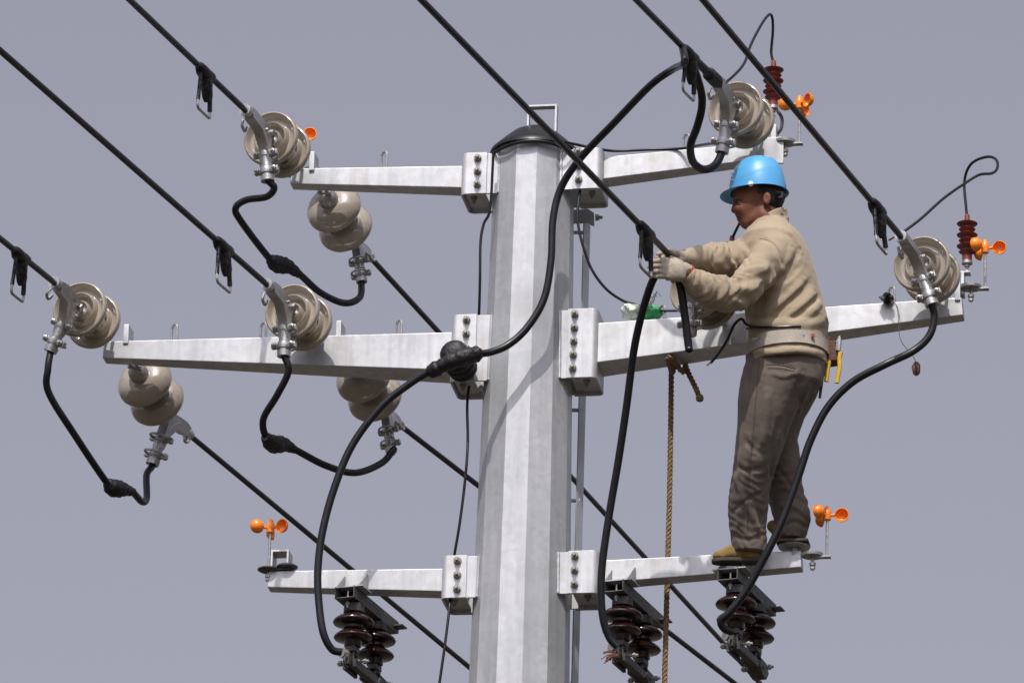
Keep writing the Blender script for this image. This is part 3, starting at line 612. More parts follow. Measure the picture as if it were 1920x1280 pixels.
arrester((1813.5, 402), .0, 'red ribbed surge arrester at the far right with looping lead', [(1813, 406, 0), (1811, 385, 0), (1808, 345, 0), (1814, 318, .02), (1828, 302, .05), (1853, 294, .1), (1868, 300, .14), (1870, 315, .18), (1860, 325, .22), (1836, 328, .3), (1806, 346, .36), (1768, 373, .45), (1728, 409, .55), (1694, 435, .62)], tip=[(1697, 433, .61), (1667, 450, .66)])
arrester((1450.5, 114), .0, 'red ribbed surge arrester above the upper right arm', [(1450, 118, 0), (1446, 98, 0), (1449, 60, .02), (1448, 34, .04), (1442, 28, .08), (1428, 46, .15), (1408, 84, .28), (1396, 118, .4), (1378, 140, .5), (1358, 157, .58)], bracket=[(1458, 208, 0), (1466, 222, 0), (1465, 240, 0), (1458, 250, 0), (1448, 252, 0)])
arrester((1373, 442), .02, 'red arrester tip with black lead, mostly hidden behind the worker\'s arms', [(1373, 447, .02), (1379, 434, .05), (1386, 420, .09), (1392, 408, .13)])
mb = MB(); mb.tube([A(1373, 545, .02), A(1373, 600, .02)], .012, 8); solo('arrester_bracket', mb, 'zinc', 'short steel post holding the arrester hidden behind the worker', 'bracket')
for c in ((1813, 520), ):
    mb = MB(); mb.box(A(1806, 535, 0), .006, .03, .05, (UX, NX, ZX)); mb.box(A(1811, 513, 0), .02, .025, .003, (UX, NX, ZX)); wpart('arrester_seat', mb, 'zinc', ARM['MR'][0])

# ------------------------------------------------------------------ rope
def strand_rope(P, R, pitch, r):
    P = np.asarray(P); d = np.linalg.norm(np.diff(P, axis=0), axis=1); s = np.concatenate([[0], np.cumsum(d)]); n = max(8, int(s[-1]/pitch*9))
    ss = np.linspace(0, s[-1], n); C = np.stack([np.interp(ss, s, P[:, k]) for k in range(3)], 1)
    T = np.gradient(C, axis=0); T /= np.linalg.norm(T, axis=1)[:, None]; b = MB()
    a = np.cross(T, np.array([.3, 1, .1])); a /= np.linalg.norm(a, axis=1)[:, None]; c = np.cross(T, a)
    for k in range(3):
        ph = 2*math.pi*(ss/pitch+k/3); b.tube(C+R*(a*np.cos(ph)[:, None]+c*np.sin(ph)[:, None]), r, 6)
    return b
pt = A(1259, 680, -.13); pl = A(1247, 1290, -.13)
low = pt.copy(); low[2] = 0.3
sway = [pt+ZX*.03, pt, pt+(low-pt)*.05+UX*.004, pt+(low-pt)*.12, pt+(low-pt)*.3-UX*.005, low]
rope = thing('hemp_rope', 'long twisted brown rope hanging from the middle right arm', 'rope', loc=low)
b = strand_rope(spline(sway, 12), .0068, .062, .0064); wpart('hanging_line', b, 'rope', rope)
f = (1258-1118)/(1806-1118); _, R0, T0, sr, st = ARM['MR']; c = R0+(T0-R0)*f; h = sr+(st-sr)*f+.014
b = strand_rope(spline([c-NX*h+ZX*h, c-NX*h-ZX*h, c+NX*(h-.03)-ZX*h, c+UX*.02+NX*(h-.06)-ZX*(h+.004), c+UX*.05-NX*h-ZX*h, c+UX*.05-NX*h+ZX*h, c-NX*h+ZX*h], 6), .0068, .062, .0064); wpart('hitch', b, 'rope', rope)
b = strand_rope(spline([A(1284, 676, -.12), A(1288, 692, -.1), A(1297, 712, -.09), A(1305, 728, -.08), A(1311, 744, -.08)], 6), .0068, .062, .0064)
e = A(1312, 746, -.08); b.lathe([(.004, .02), (.014, .012), (.018, 0), (.015, -.012), (.004, -.018)], 10, o=e); wpart('knotted_tail', b, 'rope', rope)

# ------------------------------------------------------------------ things left on the middle right arm
def blob(c, sx, sy, sz, n=14, amp=.25, seed=1):
    r_ = np.random.default_rng(seed); b = MB(); V = []; ph = r_.uniform(0, 6, 9)
    for i in range(n+1):
        for j in range(2*n):
            th = math.pi*i/n; p = math.pi*j/n; q = 1+amp*(math.sin(3*p+ph[0]+2*th)*.4+math.sin(5*p+ph[1])*math.sin(4*th+ph[2])*.5+.3*math.sin(9*p+ph[3]+6*th))
            V.append(np.asarray(c)+UX*sx*q*math.sin(th)*math.cos(p)+NX*sy*q*math.sin(th)*math.sin(p)+ZX*sz*(1+amp*.4*math.sin(4*p+ph[4]))*math.cos(th))
    m_ = 2*n; b.add(V, [(i*m_+j, i*m_+(j+1) % m_, (i+1)*m_+(j+1) % m_, (i+1)*m_+j) for i in range(n) for j in range(m_)]); return b
t = thing('green_bundle', 'crumpled green and pale plastic bundle lying on the middle right arm', 'bundle', loc=A(1200, 598, .03))
wpart('green_film', blob(A(1217, 586, .03), .052, .05, .030, seed=3, amp=.3), 'green', t, smooth=20)
wpart('pale_film', blob(A(1183, 584, .03), .045, .05, .034, seed=5, amp=.3), 'bag', t, smooth=20)
mb = MB()
for i in range(5):
    a = A(1214+i*2, 574, .03); mb.tube(spline([a, A(1222+random.uniform(-6, 8), 562, .04), A(1228+random.uniform(-8, 10), 545+i*3, .05), A(1236+random.uniform(-8, 4), 556, .04)], 5), .0014, 5)
wpart('wire_wisp', mb, 'steel', t)
t = thing('wire_tangle', 'dark taped wire tangle tied to the hook on the far right of the arm', 'wire', loc=A(1664, 566, .08))
wpart('tangle', blob(A(1664, 559, .08), .026, .03, .022, seed=8, amp=.5), 'wrap', t, smooth=20)
mb = MB(); mb.tube(pix([(1664, 560, .09), (1678, 568, .12), (1684, 590, .12), (1685, 618, .12), (1690, 640, .12), (1702, 656, .12), (1712, 668, .12), (1718, 680, .12)], 6), .0016, 5); mb.tube(pix([(1668, 563, .09), (1682, 574, .12), (1687, 600, .12), (1686, 620, .12)], 6), .0014, 5); wpart('thin_wire', mb, 'darksteel', t)
mb = MB(); c = A(1718, 691, .12)
for i in range(7):
    a = random.uniform(0, 3.1); tt = np.linspace(0, 2*math.pi, 18); e1 = UX*math.cos(a)+NX*math.sin(a)
    mb.tube([c+e1*.017*math.cos(q)*random.uniform(.85, 1.1)+ZX*.031*math.sin(q) for q in tt], .0022, 5)
solo('copper_coil', mb, 'copper', 'small coil of bare copper wire dangling under the far right arm', 'copper wire')

# ================================================================== the worker
def vnoise(p, s, seed=0):
    q = p*s; a = np.zeros(len(p)); r_ = np.random.default_rng(seed)
    for i in range(6):
        k = r_.normal(size=3); k *= (1+.5*i)/np.linalg.norm(k); a += np.sin(q@k+r_.uniform(0, 6)+.8*np.sin(q@r_.normal(size=3)+i))/(1+.45*i)
    return a/3
def cone(a, b, r0, r1):
    a, b = np.asarray(a, float), np.asarray(b, float); ab = b-a; L2 = ab@ab+1e-12
    def f(p):
        t = np.clip((p-a)@ab/L2, 0, 1); return np.linalg.norm(p-a-t[:, None]*ab, axis=1)-(r0+(r1-r0)*t)
    return f
def ell(c, ax, s):
    B = np.stack(ax, 1); s = np.asarray(s, float); c = np.asarray(c, float)
    def f(p):
        q = (p-c)@B; k0 = np.linalg.norm(q/s, axis=1); k1 = np.linalg.norm(q/s**2, axis=1)+1e-9; return k0*(k0-1)/k1
    return f
def half(o, n_):
    o = np.asarray(o, float); n_ = np.asarray(n_, float)/np.linalg.norm(n_); return lambda p: (p-o)@n_
def loft(rows, pw=2.2):             # rows: (py, left px, right px, d centre, half depth) -> stacked elliptical sections
    R = []
    for py, l, r_, d, b in rows:
        c = A((l+r_)/2, py, d); R.append((c[2], c@UX, c@NX, (r_-l)/2*PXM*1.0, b))
    R = np.array(sorted(R)); z0, z1 = R[0, 0], R[-1, 0]
    def f(p):
        z = p[:, 2]; cu, cn, a, b = (np.interp(z, R[:, 0], R[:, i]) for i in (1, 2, 3, 4))
        k = (np.abs((p@UX-cu)/a)**pw+np.abs((p@NX-cn)/b)**pw)**(1/pw); s = (k-1)*np.minimum(a, b)
        return np.maximum(s, np.maximum(z0-z, z-z1))
    return f
class Field:
    def __init__(s): s.ops = []
    def u(s, f, k=.02): s.ops.append(('u', f, k)); return s
    def s(s, f, k=.01): s.ops.append(('s', f, k)); return s
    def i(s, f, k=.005): s.ops.append(('i', f, k)); return s
    def d(s, f): s.ops.append(('d', f, 0)); return s
    def __call__(s, p):
        v = None
        for o, f, k in s.ops:
            g_ = f(p)
            if v is None: v = g_; continue
            if o == 'd': v = v+g_; continue
            if o == 'u': h = np.clip(.5+.5*(v-g_)/k, 0, 1); v = v*(1-h)+g_*h-k*h*(1-h)
            else:
                if o == 's': g_ = -g_
                h = np.clip(.5-.5*(v-g_)/k, 0, 1); v = v*(1-h)+g_*h+k*h*(1-h)
        return v
    def hit(s, px, py):             # first surface met along a pixel's ray
        r = ray(px, py); r = r/np.linalg.norm(r); t = 26.0
        for _ in range(120):
            v = s((CAM+r*t)[None])[0]; t += v*.6
            if v < .001: return CAM+r*t
            if t > 30: return None
        return CAM+r*t
def fold(F, pts, r, k=.012, sub=False, sink=.35):
    P = [F.hit(*q) for q in pts]; P = [q for q in P if q is not None]; n = len(P); L = []
    if n < 2: return
    P = np.array(P); rr = r*1.3*np.sin(np.linspace(.25, math.pi-.25, n))**.7
    cs = [cone(P[i], P[i+1], rr[i], rr[i+1]) for i in range(n-1)]
    def f(p):
        v = cs[0](p)
        for c_ in cs[1:]: v = np.minimum(v, c_(p))
        return v
    w_ = r*(2.5 if not sub else 2.1); a_ = r*(1.55 if not sub else 1.6)
    cp = [cone(P[i], P[i+1], 0, 0) for i in range(n-1)]; tt = np.linspace(0, 1, n)
    def g_(p):
        v = np.full(len(p), 1e3)
        for c_ in cp: v = np.minimum(v, c_(p))
        e = np.minimum(np.linalg.norm(p-P[0], axis=1), np.linalg.norm(p-P[-1], axis=1)); fade = np.clip(e/(3*r), .15, 1)
        h = np.clip(1-v/w_, 0, 1)
        return (a_*fade*h**1.35) if sub else (-a_*fade*h**1.15)
    return [(g_, k, sub)]
def foldset(F, specs):
    out = []
    for pts, r, sub in specs:
        q = fold(F, [] if False else spline(np.array(pts, float), 3) if len(pts) > 2 else np.linspace(pts[0], pts[1], 4), r, .014 if not sub else .014, sub)
        if q: out += q
    for f, k, sub in out: F.d(f)
def nets(F, lo, hi, h):
    lo = np.asarray(lo); n = np.ceil((np.asarray(hi)-lo)/h).astype(int)+1; n = ((n+3)//4)*4+1
    c = (n-1)//4+1; ci = np.stack(np.meshgrid(*[np.arange(k) for k in c], indexing='ij'), -1).reshape(-1, 3)
    cv = np.concatenate([F(lo+ch*4*h) for ch in np.array_split(ci, max(1, len(ci)//60000))]).reshape(c)
    v = np.repeat(np.repeat(np.repeat(cv, 4, 0), 4, 1), 4, 2)[:n[0], :n[1], :n[2]].astype(np.float32)
    near = np.abs(v) < 8.5*h
    idx = np.argwhere(near)
    v[near] = np.concatenate([F(lo+ch*h) for ch in np.array_split(idx, max(1, len(idx)//60000))])
    S_ = v < 0; cnt = np.zeros(n-1, np.int8)
    for dx in (0, 1):
        for dy in (0, 1):
            for dz in (0, 1): cnt += S_[dx:n[0]-1+dx, dy:n[1]-1+dy, dz:n[2]-1+dz]
    act = np.argwhere((cnt > 0) & (cnt < 8)); ids = np.full(n-1, -1, np.int32); ids[tuple(act.T)] = np.arange(len(act))
    acc = np.zeros((len(act), 3)); w_ = np.zeros(len(act)); cor = [np.array(q) for q in np.ndindex(2, 2, 2)]
    for a in cor:
        for ax in range(3):
            if a[ax]: continue
            b_ = a.copy(); b_[ax] = 1; va = v[tuple((act+a).T)]; vb = v[tuple((act+b_).T)]; m_ = (va < 0) != (vb < 0)
            t = np.where(m_, va/(va-vb+1e-12), 0); acc += np.where(m_[:, None], a+(b_-a)*t[:, None], 0); w_ += m_
    V = lo+(act+acc/w_[:, None])*h; Q = []
    for ax in range(3):
        o = [0, 1, 2]; o.remove(ax); sl = [slice(None)]*3; s2 = [slice(None)]*3; sl[ax] = slice(0, -1); s2[ax] = slice(1, None)
        e = np.argwhere(S_[tuple(sl)] != S_[tuple(s2)]); e = e[(e[:, o[0]] > 0) & (e[:, o[1]] > 0) & (e[:, o[0]] < n[o[0]]-1) & (e[:, o[1]] < n[o[1]]-1)]
        def nb(i, j): q = e.copy(); q[:, o[0]] -= i; q[:, o[1]] -= j; return ids[tuple(q.T)]
        q = np.stack([nb(1, 1), nb(0, 1), nb(0, 0), nb(1, 0)], 1); fl = S_[tuple(e.T)]; fl = ~fl if ax == 1 else fl
        q[~fl] = q[~fl][:, ::-1]; Q.append(q)
    Q = np.concatenate(Q); Q = Q[(Q >= 0).all(1)]
    return V, Q
def sdf_part(name, F, lo, hi, h, mt, parent=None, label=None):
    V, Q = nets(F, lo, hi, h); me = bpy.data.meshes.new(name); o0 = np.array(WORLD[parent].translation) if parent else FOOT
    me.from_pydata((V-o0).tolist(), [], Q.tolist()); me.polygons.foreach_set('use_smooth', [True]*len(me.polygons)); me.materials.append(M[mt])
    o = bpy.data.objects.new(name, me); COL.objects.link(o)
    if parent: o.parent = parent; WORLD[o] = WORLD[parent]
    else: WORLD[o] = Matrix.Translation(Vector(o0)); o.matrix_basis = WORLD[o]
    return o
px1 = PXM; DC = .30                 # middle plane of the man
FOOT = A(1400, 1052, .13)
TORSO = [(415, 1420, 1474, .30, .075), (428, 1410, 1485, .30, .105), (440, 1399, 1499, .30, .155), (458, 1389, 1510, .30, .195), (480, 1386, 1519, .30, .20), (510, 1387, 1529, .30, .19), (545, 1392, 1538, .30, .185), (580, 1397, 1547, .29, .18), (604, 1400, 1553, .285, .18), (622, 1402, 1550, .28, .175), (645, 1402, 1548, .285, .185), (674, 1405, 1551, .29, .198), (705, 1403, 1554, .29, .205)]
NEARLEG = [(655, 1406, 1546, .31, .15), (690, 1396, 1547, .32, .15), (720, 1388, 1538, .34, .135), (755, 1384, 1500, .345, .12), (790, 1384, 1483, .335, .112), (830, 1380, 1470, .315, .105), (870, 1376, 1456, .285, .095), (910, 1370, 1443, .25, .088), (950, 1365, 1440, .21, .085), (980, 1367, 1436, .18, .08), (1012, 1371, 1438, .155, .076), (1038, 1374, 1436, .14, .072)]
FARLEG = [(655, 1415, 1546, .25, .14), (700, 1420, 1545, .21, .14), (740, 1422, 1531, .19, .125), (780, 1430, 1507, .17, .11), (820, 1434, 1495, .15, .1), (865, 1436, 1501, .12, .09), (909, 1438, 1503, .09, .085), (940, 1442, 1514, .06, .08), (972, 1450, 1521, .035, .075), (1000, 1459, 1513, .02, .07), (1013, 1462, 1507, .015, .068)]
def shrink(rows, k): return [(y, (l+r_)/2-(r_-l)/2*k, (l+r_)/2+(r_-l)/2*k, d, b*k) for y, l, r_, d, b in rows]
# ---- body (skin): one continuous figure, head modelled
FW = -UX*.985+(-NX)*.17; FW /= np.linalg.norm(FW); SD_ = np.cross(ZX, FW)   # face direction, slightly away
HA = (UX, NX, ZX)
B = Field()
B.u(ell(A(1421, 356, DC), HA, (.113, .080, .118)))
B.u(ell(A(1405, 392, DC), HA, (.064, .062, .086)), .03)
B.u(cone(A(1430, 404, DC+.045), A(1402, 419, DC+.022), .028, .018), .025); B.u(cone(A(1430, 404, DC-.045), A(1402, 419, DC-.022), .028, .018), .025)
B.u(ell(A(1398, 420, DC), HA, (.020, .026, .018)), .014)
B.u(cone(A(1380.5, 377, DC), A(1377.0, 393.5, DC), .0095, .0150), .009)
B.u(cone(A(1380.5, 396, DC+.012), A(1380.5, 396, DC-.012), .008, .008), .006)
B.u(cone(A(1380, 373.5, DC+.035), A(1380, 373.5, DC-.035), .010, .010), .012)
B.u(cone(A(1385, 404.3, DC+.016), A(1385, 404.3, DC-.016), .0075, .0075), .005)
B.u(cone(A(1386.5, 410.3, DC+.014), A(1386.5, 410.3, DC-.014), .0080, .0080), .005)
B.s(cone(A(1381, 407.4, DC+.022), A(1381, 407.4, DC-.022), .0025, .0025), .004)
for sg in (1, -1): B.s(ell(A(1379, 382, DC+.034*sg), HA, (.012, .016, .009)), .012); B.u(ell(A(1386, 392, DC+.042*sg), HA, (.02, .018, .018)), .02)
for sg in (1, -1):
    B.u(ell(A(1438, 372, DC+.082*sg), HA, (.018, .011, .030)), .006); B.s(ell(A(1436, 371, DC+.094*sg), HA, (.009, .006, .017)), .006)
B.u(cone(A(1436, 398, DC), A(1448, 440, DC), .056, .064), .025)
B.u(loft(shrink(TORSO, .86)), .02)
NA = [(1452, 468, .45, .055), (1385, 548, .63, .046), (1335, 540, .73, .040), (1287, 512, .825, .029), (1262, 505, .855, .020)]
FA = [(1415, 466, .14, .05), (1366, 488, .46, .038), (1318, 487, .60, .028), (1285, 485, .71, .022), (1266, 483, .76, .018)]
for ch in (NA, FA):
    for a, b in zip(ch[:-1], ch[1:]): B.u(cone(A(*a[:3]), A(*b[:3]), a[3], b[3]), .02)
B.u(loft(shrink(NEARLEG, .66)), .03); B.u(loft(shrink(FARLEG, .66)), .03)
B.u(cone(A(1404, 1025, .14), A(1408, 1040, .13), .04, .036)); B.u(cone(A(1408, 1042, .13), A(1356, 1044, .155), .026, .014))
B.u(cone(A(1484, 1000, .02), A(1480, 1008, .02), .036, .03)); B.u(cone(A(1478, 1004, .02), A(1456, 990, .03), .022, .014))
pts = np.array([A(1330, 280, .0), A(1560, 280, 0), A(1330, 1065, .9), A(1210, 500, .92), A(1560, 1065, -.12), A(1210, 500, -.1), A(1560, 280, .9)])
LO, HI = pts.min(0)-.03, pts.max(0)+.03
person = sdf_part('person', B, LO, HI, .0046, 'skin')
tag(person, 'worker in blue hard hat, khaki shirt and gloves gripping a wire', 'person')
# eyes, brows, lips: laid on the face's near and far side
def on_face(q): return [p for p in (B.hit(*k) for k in q) if p is not None]
def mirror(P): c0 = A(1400, 400, DC)@NX; return [p-NX*2*(p@NX-c0) for p in P]
for nm, q, r0, mt in (('eye', ((1380.5, 384), (1384, 383.2), (1388.5, 384.5)), .0028, 'eye'), ('eyebrow', ((1379, 376.5), (1385, 374.5), (1393, 376)), .0032, 'hair'), ('lip_line', ((1382.5, 407.3), (1386, 407.8), (1391, 409.5)), .0016, 'eye')):
    P = on_face(q)
    if len(P) < 3: continue
    for Q in (P, mirror(P)): mb = MB(); mb.tube(spline(Q, 4), [r0*.5]+[r0]*7+[r0*.5], 6); wpart(nm, mb, mt, person)
# hair
H = Field(); H.u(ell(A(1424, 358, DC), HA, (.116, .086, .122))); H.u(ell(A(1450, 376, DC), HA, (.035, .07, .05)), .02)
H.i(half(A(1435, 360, DC), -UX*.98-ZX*.0)); H.i(half(A(1450, 396, DC), -ZX+UX*.1))
H2 = Field(); H2.u(ell(A(1421, 357, DC), HA, (.115, .0835, .120))); H2.i(half(A(1424, 360, DC), -UX)); H2.i(half(A(1430, 375, DC), -ZX))
H.u(lambda p: H2(p), .004); H.s(ell(A(1438, 372, DC+.088), HA, (.021, .02, .031)), .004); H.s(ell(A(1438, 372, DC-.088), HA, (.021, .02, .031)), .004)
H.d(lambda p: .0015*np.sin(p@UX*900+2*np.sin(p[:, 2]*120)))
c = A(1425, 355, DC); sdf_part('hair', H, c-.17, c+.17, .005, 'hair', person)
# shirt
S_ = Field(); S_.u(loft(TORSO))
NS = [(1452, 474, .44, .082), (1418, 515, .55, .075), (1388, 548, .635, .074), (1362, 551, .68, .075), (1335, 547, .725, .069), (1312, 535, .77, .058), (1293, 519, .81, .042)]
FS = [(1418, 470, .15, .080), (1395, 482, .28, .077), (1366, 489, .45, .077), (1340, 489, .53, .072), (1315, 487, .60, .058), (1292, 485, .68, .042), (1286, 484, .70, .037)]
for ch in (NS, FS):
    for a, b in zip(ch[:-1], ch[1:]): S_.u(cone(A(*a[:3]), A(*b[:3]), a[3], b[3]), .022)
S_.u(cone(A(1414, 432, DC), A(1468, 408, DC), .026, .026), .03)
S_.s(cone(A(1447, 360, DC), A(1433, 424, DC), .066, .060), .008)      # neck opening
S_.s(half(A(1440, 672, .28), -ZX), .001)
S_.ops[-1] = ('i', half(A(1440, 670, .45), -ZX+.05*UX), .002)
# collar
S_.u(lambda p: np.maximum(np.abs(cone(A(1449, 400, DC), A(1437, 432, DC), .062, .068)(p))-.004, np.maximum((p-A(1444, 408, DC))@(ZX*.83+UX*-.45)/1., -((p-A(1438, 431, DC))@(ZX*.83+UX*-.45)))), .006)
foldset(S_, [
 ([(1455, 498), (1436, 530), (1412, 566), (1402, 600)], .017, True), ([(1444, 522), (1430, 560), (1420, 592)], .012, True),
 ([(1408, 588), (1440, 560), (1478, 520)], .010, False), ([(1430, 598), (1470, 565), (1508, 528)], .010, False), ([(1458, 606), (1492, 584), (1528, 546)], .011, False), ([(1490, 608), (1520, 588), (1540, 565)], .009, False),
 ([(1425, 575), (1460, 540), (1500, 495)], .010, True), ([(1450, 590), (1490, 556), (1522, 525)], .010, True), ([(1478, 600), (1512, 575), (1535, 555)], .009, True),
 ([(1462, 512), (1478, 485), (1486, 462)], .009, False), ([(1470, 520), (1490, 490), (1497, 468)], .008, True), ([(1428, 446), (1448, 456), (1462, 474), (1466, 496)], .006, True),
 ([(1384, 515), (1405, 505), (1440, 502)], .009, False), ([(1380, 528), (1410, 522), (1448, 515)], .010, True), ([(1380, 540), (1412, 542), (1436, 536)], .009, False), ([(1384, 556), (1405, 560), (1420, 556)], .009, True), ([(1378, 560), (1392, 574), (1400, 580)], .008, False),
 ([(1368, 512), (1372, 540), (1366, 572)], .011, True), ([(1354, 520), (1360, 545), (1352, 572)], .009, False), ([(1343, 520), (1347, 545), (1338, 574)], .009, True), ([(1330, 518), (1334, 540), (1324, 566)], .009, False), ([(1318, 514), (1321, 535), (1313, 556)], .008, True), ([(1305, 510), (1308, 525), (1302, 542)], .007, False),
 ([(1300, 468), (1308, 485), (1304, 500)], .008, True), ([(1318, 464), (1326, 480), (1322, 500)], .009, False), ([(1334, 460), (1342, 478), (1338, 500)], .010, True), ([(1352, 456), (1358, 475), (1352, 500)], .009, False), ([(1366, 454), (1376, 470), (1370, 500)], .010, True),
 ([(1405, 612), (1440, 606), (1500, 608), (1548, 602)], .012, False), ([(1410, 655), (1450, 660), (1490, 655), (1545, 662)], .008, False), ([(1470, 430), (1490, 445), (1502, 470)], .008, False)])
def tri(x): return 2*np.abs(2*(x-np.floor(x+.5)))-1
def crumple(a, b, freq, amp, seed, rad_):
    a, b = np.asarray(a), np.asarray(b); ab = b-a; L = np.linalg.norm(ab); ab = ab/L; e1 = np.cross(ab, [.2, .3, 1.]); e1 /= np.linalg.norm(e1); e2 = np.cross(ab, e1)
    def f(p):
        q = p-a; t = q@ab; x, y = q@e1, q@e2; an = np.arctan2(y, x); rr = np.hypot(x, y)
        m = np.clip(1-np.abs(t/L-.5)*2, 0, 1)**.5*np.clip((rad_-rr)/.02, 0, 1)
        ph = t*freq+.55*np.sin(2*an+seed)+.35*np.sin(3*an+seed*2+t*20)+.4*vnoise(p, 22, seed)
        return amp*m*tri(ph)*(.55+.45*vnoise(p, 18, seed+3))
    return f
S_.d(crumple(A(1395, 540, .62), A(1296, 521, .805), 24, .0095, 2, .125)); S_.d(crumple(A(1385, 486, .36), A(1292, 485, .68), 19, .0105, 5, .12)); S_.d(crumple(A(1450, 480, .45), A(1390, 545, .63), 13, .0075, 4, .12))
S_.d(lambda p: .0017*(1-2*np.abs(vnoise(p*np.array([1, 1, .6])+.02*vnoise(p, 30, 8)[:, None], 30, 3)))+.0008*vnoise(p, 95, 5))
spts = np.array([A(1270, 390, .0), A(1565, 690, .9), A(1270, 690, .95), A(1565, 390, .0), A(1480, 540, .03)])
sdf_part('shirt', S_, spts.min(0)-.03, spts.max(0)+.03, .0052, 'shirt', person)
# trousers
T_ = Field(); T_.u(loft(NEARLEG)); T_.u(loft(FARLEG), .03)
foldset(T_, [
 ([(1424, 722), (1420, 770), (1418, 820), (1416, 850)], .012, True), ([(1440, 735), (1436, 790), (1430, 840)], .010, False), ([(1400, 690), (1396, 730), (1394, 780)], .009, False), ([(1412, 675), (1404, 700), (1400, 725)], .007, True),
 ([(1440, 682), (1465, 684), (1490, 690)], .005, True), ([(1448, 700), (1470, 706), (1495, 698)], .006, False), ([(1508, 700), (1492, 740), (1476, 790), (1470, 830)], .013, True), ([(1520, 715), (1508, 745), (1496, 780)], .009, False),
 ([(1462, 790), (1448, 850), (1446, 900)], .010, True), ([(1396, 820), (1410, 840), (1432, 850)], .008, True), ([(1402, 830), (1398, 880), (1390, 930), (1386, 990)], .008, False), ([(1380, 872), (1400, 882), (1430, 878)], .008, True),
 ([(1376, 890), (1392, 930), (1412, 968), (1428, 1000)], .008, False), ([(1374, 960), (1398, 938), (1432, 922)], .007, True), ([(1378, 1005), (1404, 1012), (1432, 1000)], .007, True), ([(1412, 930), (1424, 965), (1428, 1010)], .008, True), ([(1390, 740), (1392, 790), (1390, 850), (1386, 900)], .008, False),
 ([(1458, 880), (1476, 900), (1496, 930)], .007, True), ([(1462, 950), (1485, 945), (1512, 962)], .007, False), ([(1466, 988), (1490, 978), (1514, 990)], .007, True)])
T_.d(crumple(A(1415, 850, .29), A(1404, 1040, .14), 24, .0050, 3, .14)); T_.d(crumple(A(1472, 850, .12), A(1484, 1013, .015), 22, .0045, 6, .12)); T_.d(lambda p: .0020*(1-2*np.abs(vnoise(p*np.array([1, 1, .5])+.03*vnoise(p, 25, 2)[:, None], 26, 9)))+.0007*vnoise(p, 85, 6))
tp = np.array([A(1355, 650, .5), A(1560, 1045, -.1), A(1355, 1045, .5), A(1560, 650, .1)])
sdf_part('trousers', T_, tp.min(0)-.03, tp.max(0)+.03, .0055, 'trous', person)
# seams and pocket edges laid on the cloth
def seam(F, q, parent, nm, r0, mt):
    P = [p for p in (F.hit(*k) for k in spline(np.array(q, float), 5)) if p is not None]
    if len(P) > 3: mb = MB(); mb.tube(np.array(P)+NX*.0005, r0, 5); wpart(nm, mb, mt, parent)
shirt_o = [o for o in WORLD if o.name.startswith('shirt')][0]; trous_o = [o for o in WORLD if o.name.startswith('trousers')][0]
seam(S_, [(1424, 447), (1446, 453), (1461, 470), (1468, 492)], shirt_o, 'armhole_seam', .0012, 'seam')
seam(S_, [(1304, 507), (1301, 522), (1297, 536)], shirt_o, 'cuff_seam', .0016, 'seam')
seam(T_, [(1438, 684), (1462, 684), (1492, 691)], trous_o, 'pocket_edge', .0026, 'seamdark')
seam(T_, [(1440, 690), (1464, 691), (1490, 696)], trous_o, 'pocket_edge', .0016, 'seamdark')
seam(T_, [(1424, 676), (1420, 720), (1414, 790), (1408, 860), (1402, 940), (1402, 1010)], trous_o, 'side_seam', .0012, 'seamdark')
# boots
BN = Field(); BN.u(cone(A(1408, 1030, .135), A(1408, 1042, .13), .042, .038)); BN.u(cone(A(1404, 1038, .135), A(1372, 1036, .15), .036, .033), .03); BN.u(cone(A(1372, 1039, .15), A(1348, 1043, .16), .033, .026), .02)
BN.i(half(A(1390, 1049, .14), -ZX)); BN.u(cone(A(1369, 1026, .185), A(1377, 1024, .16), .006, .006), .005)
BN.d(lambda p: .001*vnoise(p, 120, 2)); lo_, hi_ = A(1325, 1060, .05), A(1450, 1000, .25)
def bx2(*p): q = np.array(p); return q.min(0)-.05, q.max(0)+.05
boot = sdf_part('boot', BN, *bx2(lo_, hi_, A(1325, 1000, .25), A(1450, 1060, .05)), .005, 'boot', person)
def sole(cpx, heel, toe, wid, up=ZX, th=.008):
    h_, t_ = A(*heel), A(*toe); f = (t_-h_); L = np.linalg.norm(f); f /= L; s = np.cross(up, f); s /= np.linalg.norm(s); u_ = np.cross(f, s)
    poly = [(L*(.5-.5*math.cos(a)) if True else 0, wid*math.sin(a)*(1+.12*math.cos(a))*(-1)) for a in np.linspace(0, 2*math.pi, 24, endpoint=False)]
    poly = [(L*.5-L*.5*np.sign(math.cos(a))*abs(math.cos(a))**.6, wid*np.sign(math.sin(a))*abs(math.sin(a))**.75*(.86+.14*math.cos(a*1.0+math.pi))) for a in np.linspace(0, 2*math.pi, 28, endpoint=False)]
    b = MB(); b.prism(poly, -th, th, h_, (f, s, u_)); return b
wpart('sole', sole(0, (1434, 1052, .125), (1334, 1052, .165), .044), 'sole', boot, bevel=.003)
BF = Field(); BF.u(cone(A(1486, 1002, .02), A(1480, 1010, .02), .038, .032)); BF.u(cone(A(1478, 1006, .02), A(1462, 994, .025), .032, .03), .03); BF.u(cone(A(1462, 994, .025), A(1449, 986, .03), .030, .026), .02)
boot2 = sdf_part('boot', BF, *bx2(A(1430, 970, .1), A(1500, 1025, -.05), A(1430, 1025, -.05), A(1500, 970, .1)), .005, 'boot', person)
mb = MB(); mb.box(A(1487, 1018, .03), .070, .05, .006, (UX, NX, ZX)); wpart('sole', mb, 'sole', boot2, bevel=.003)
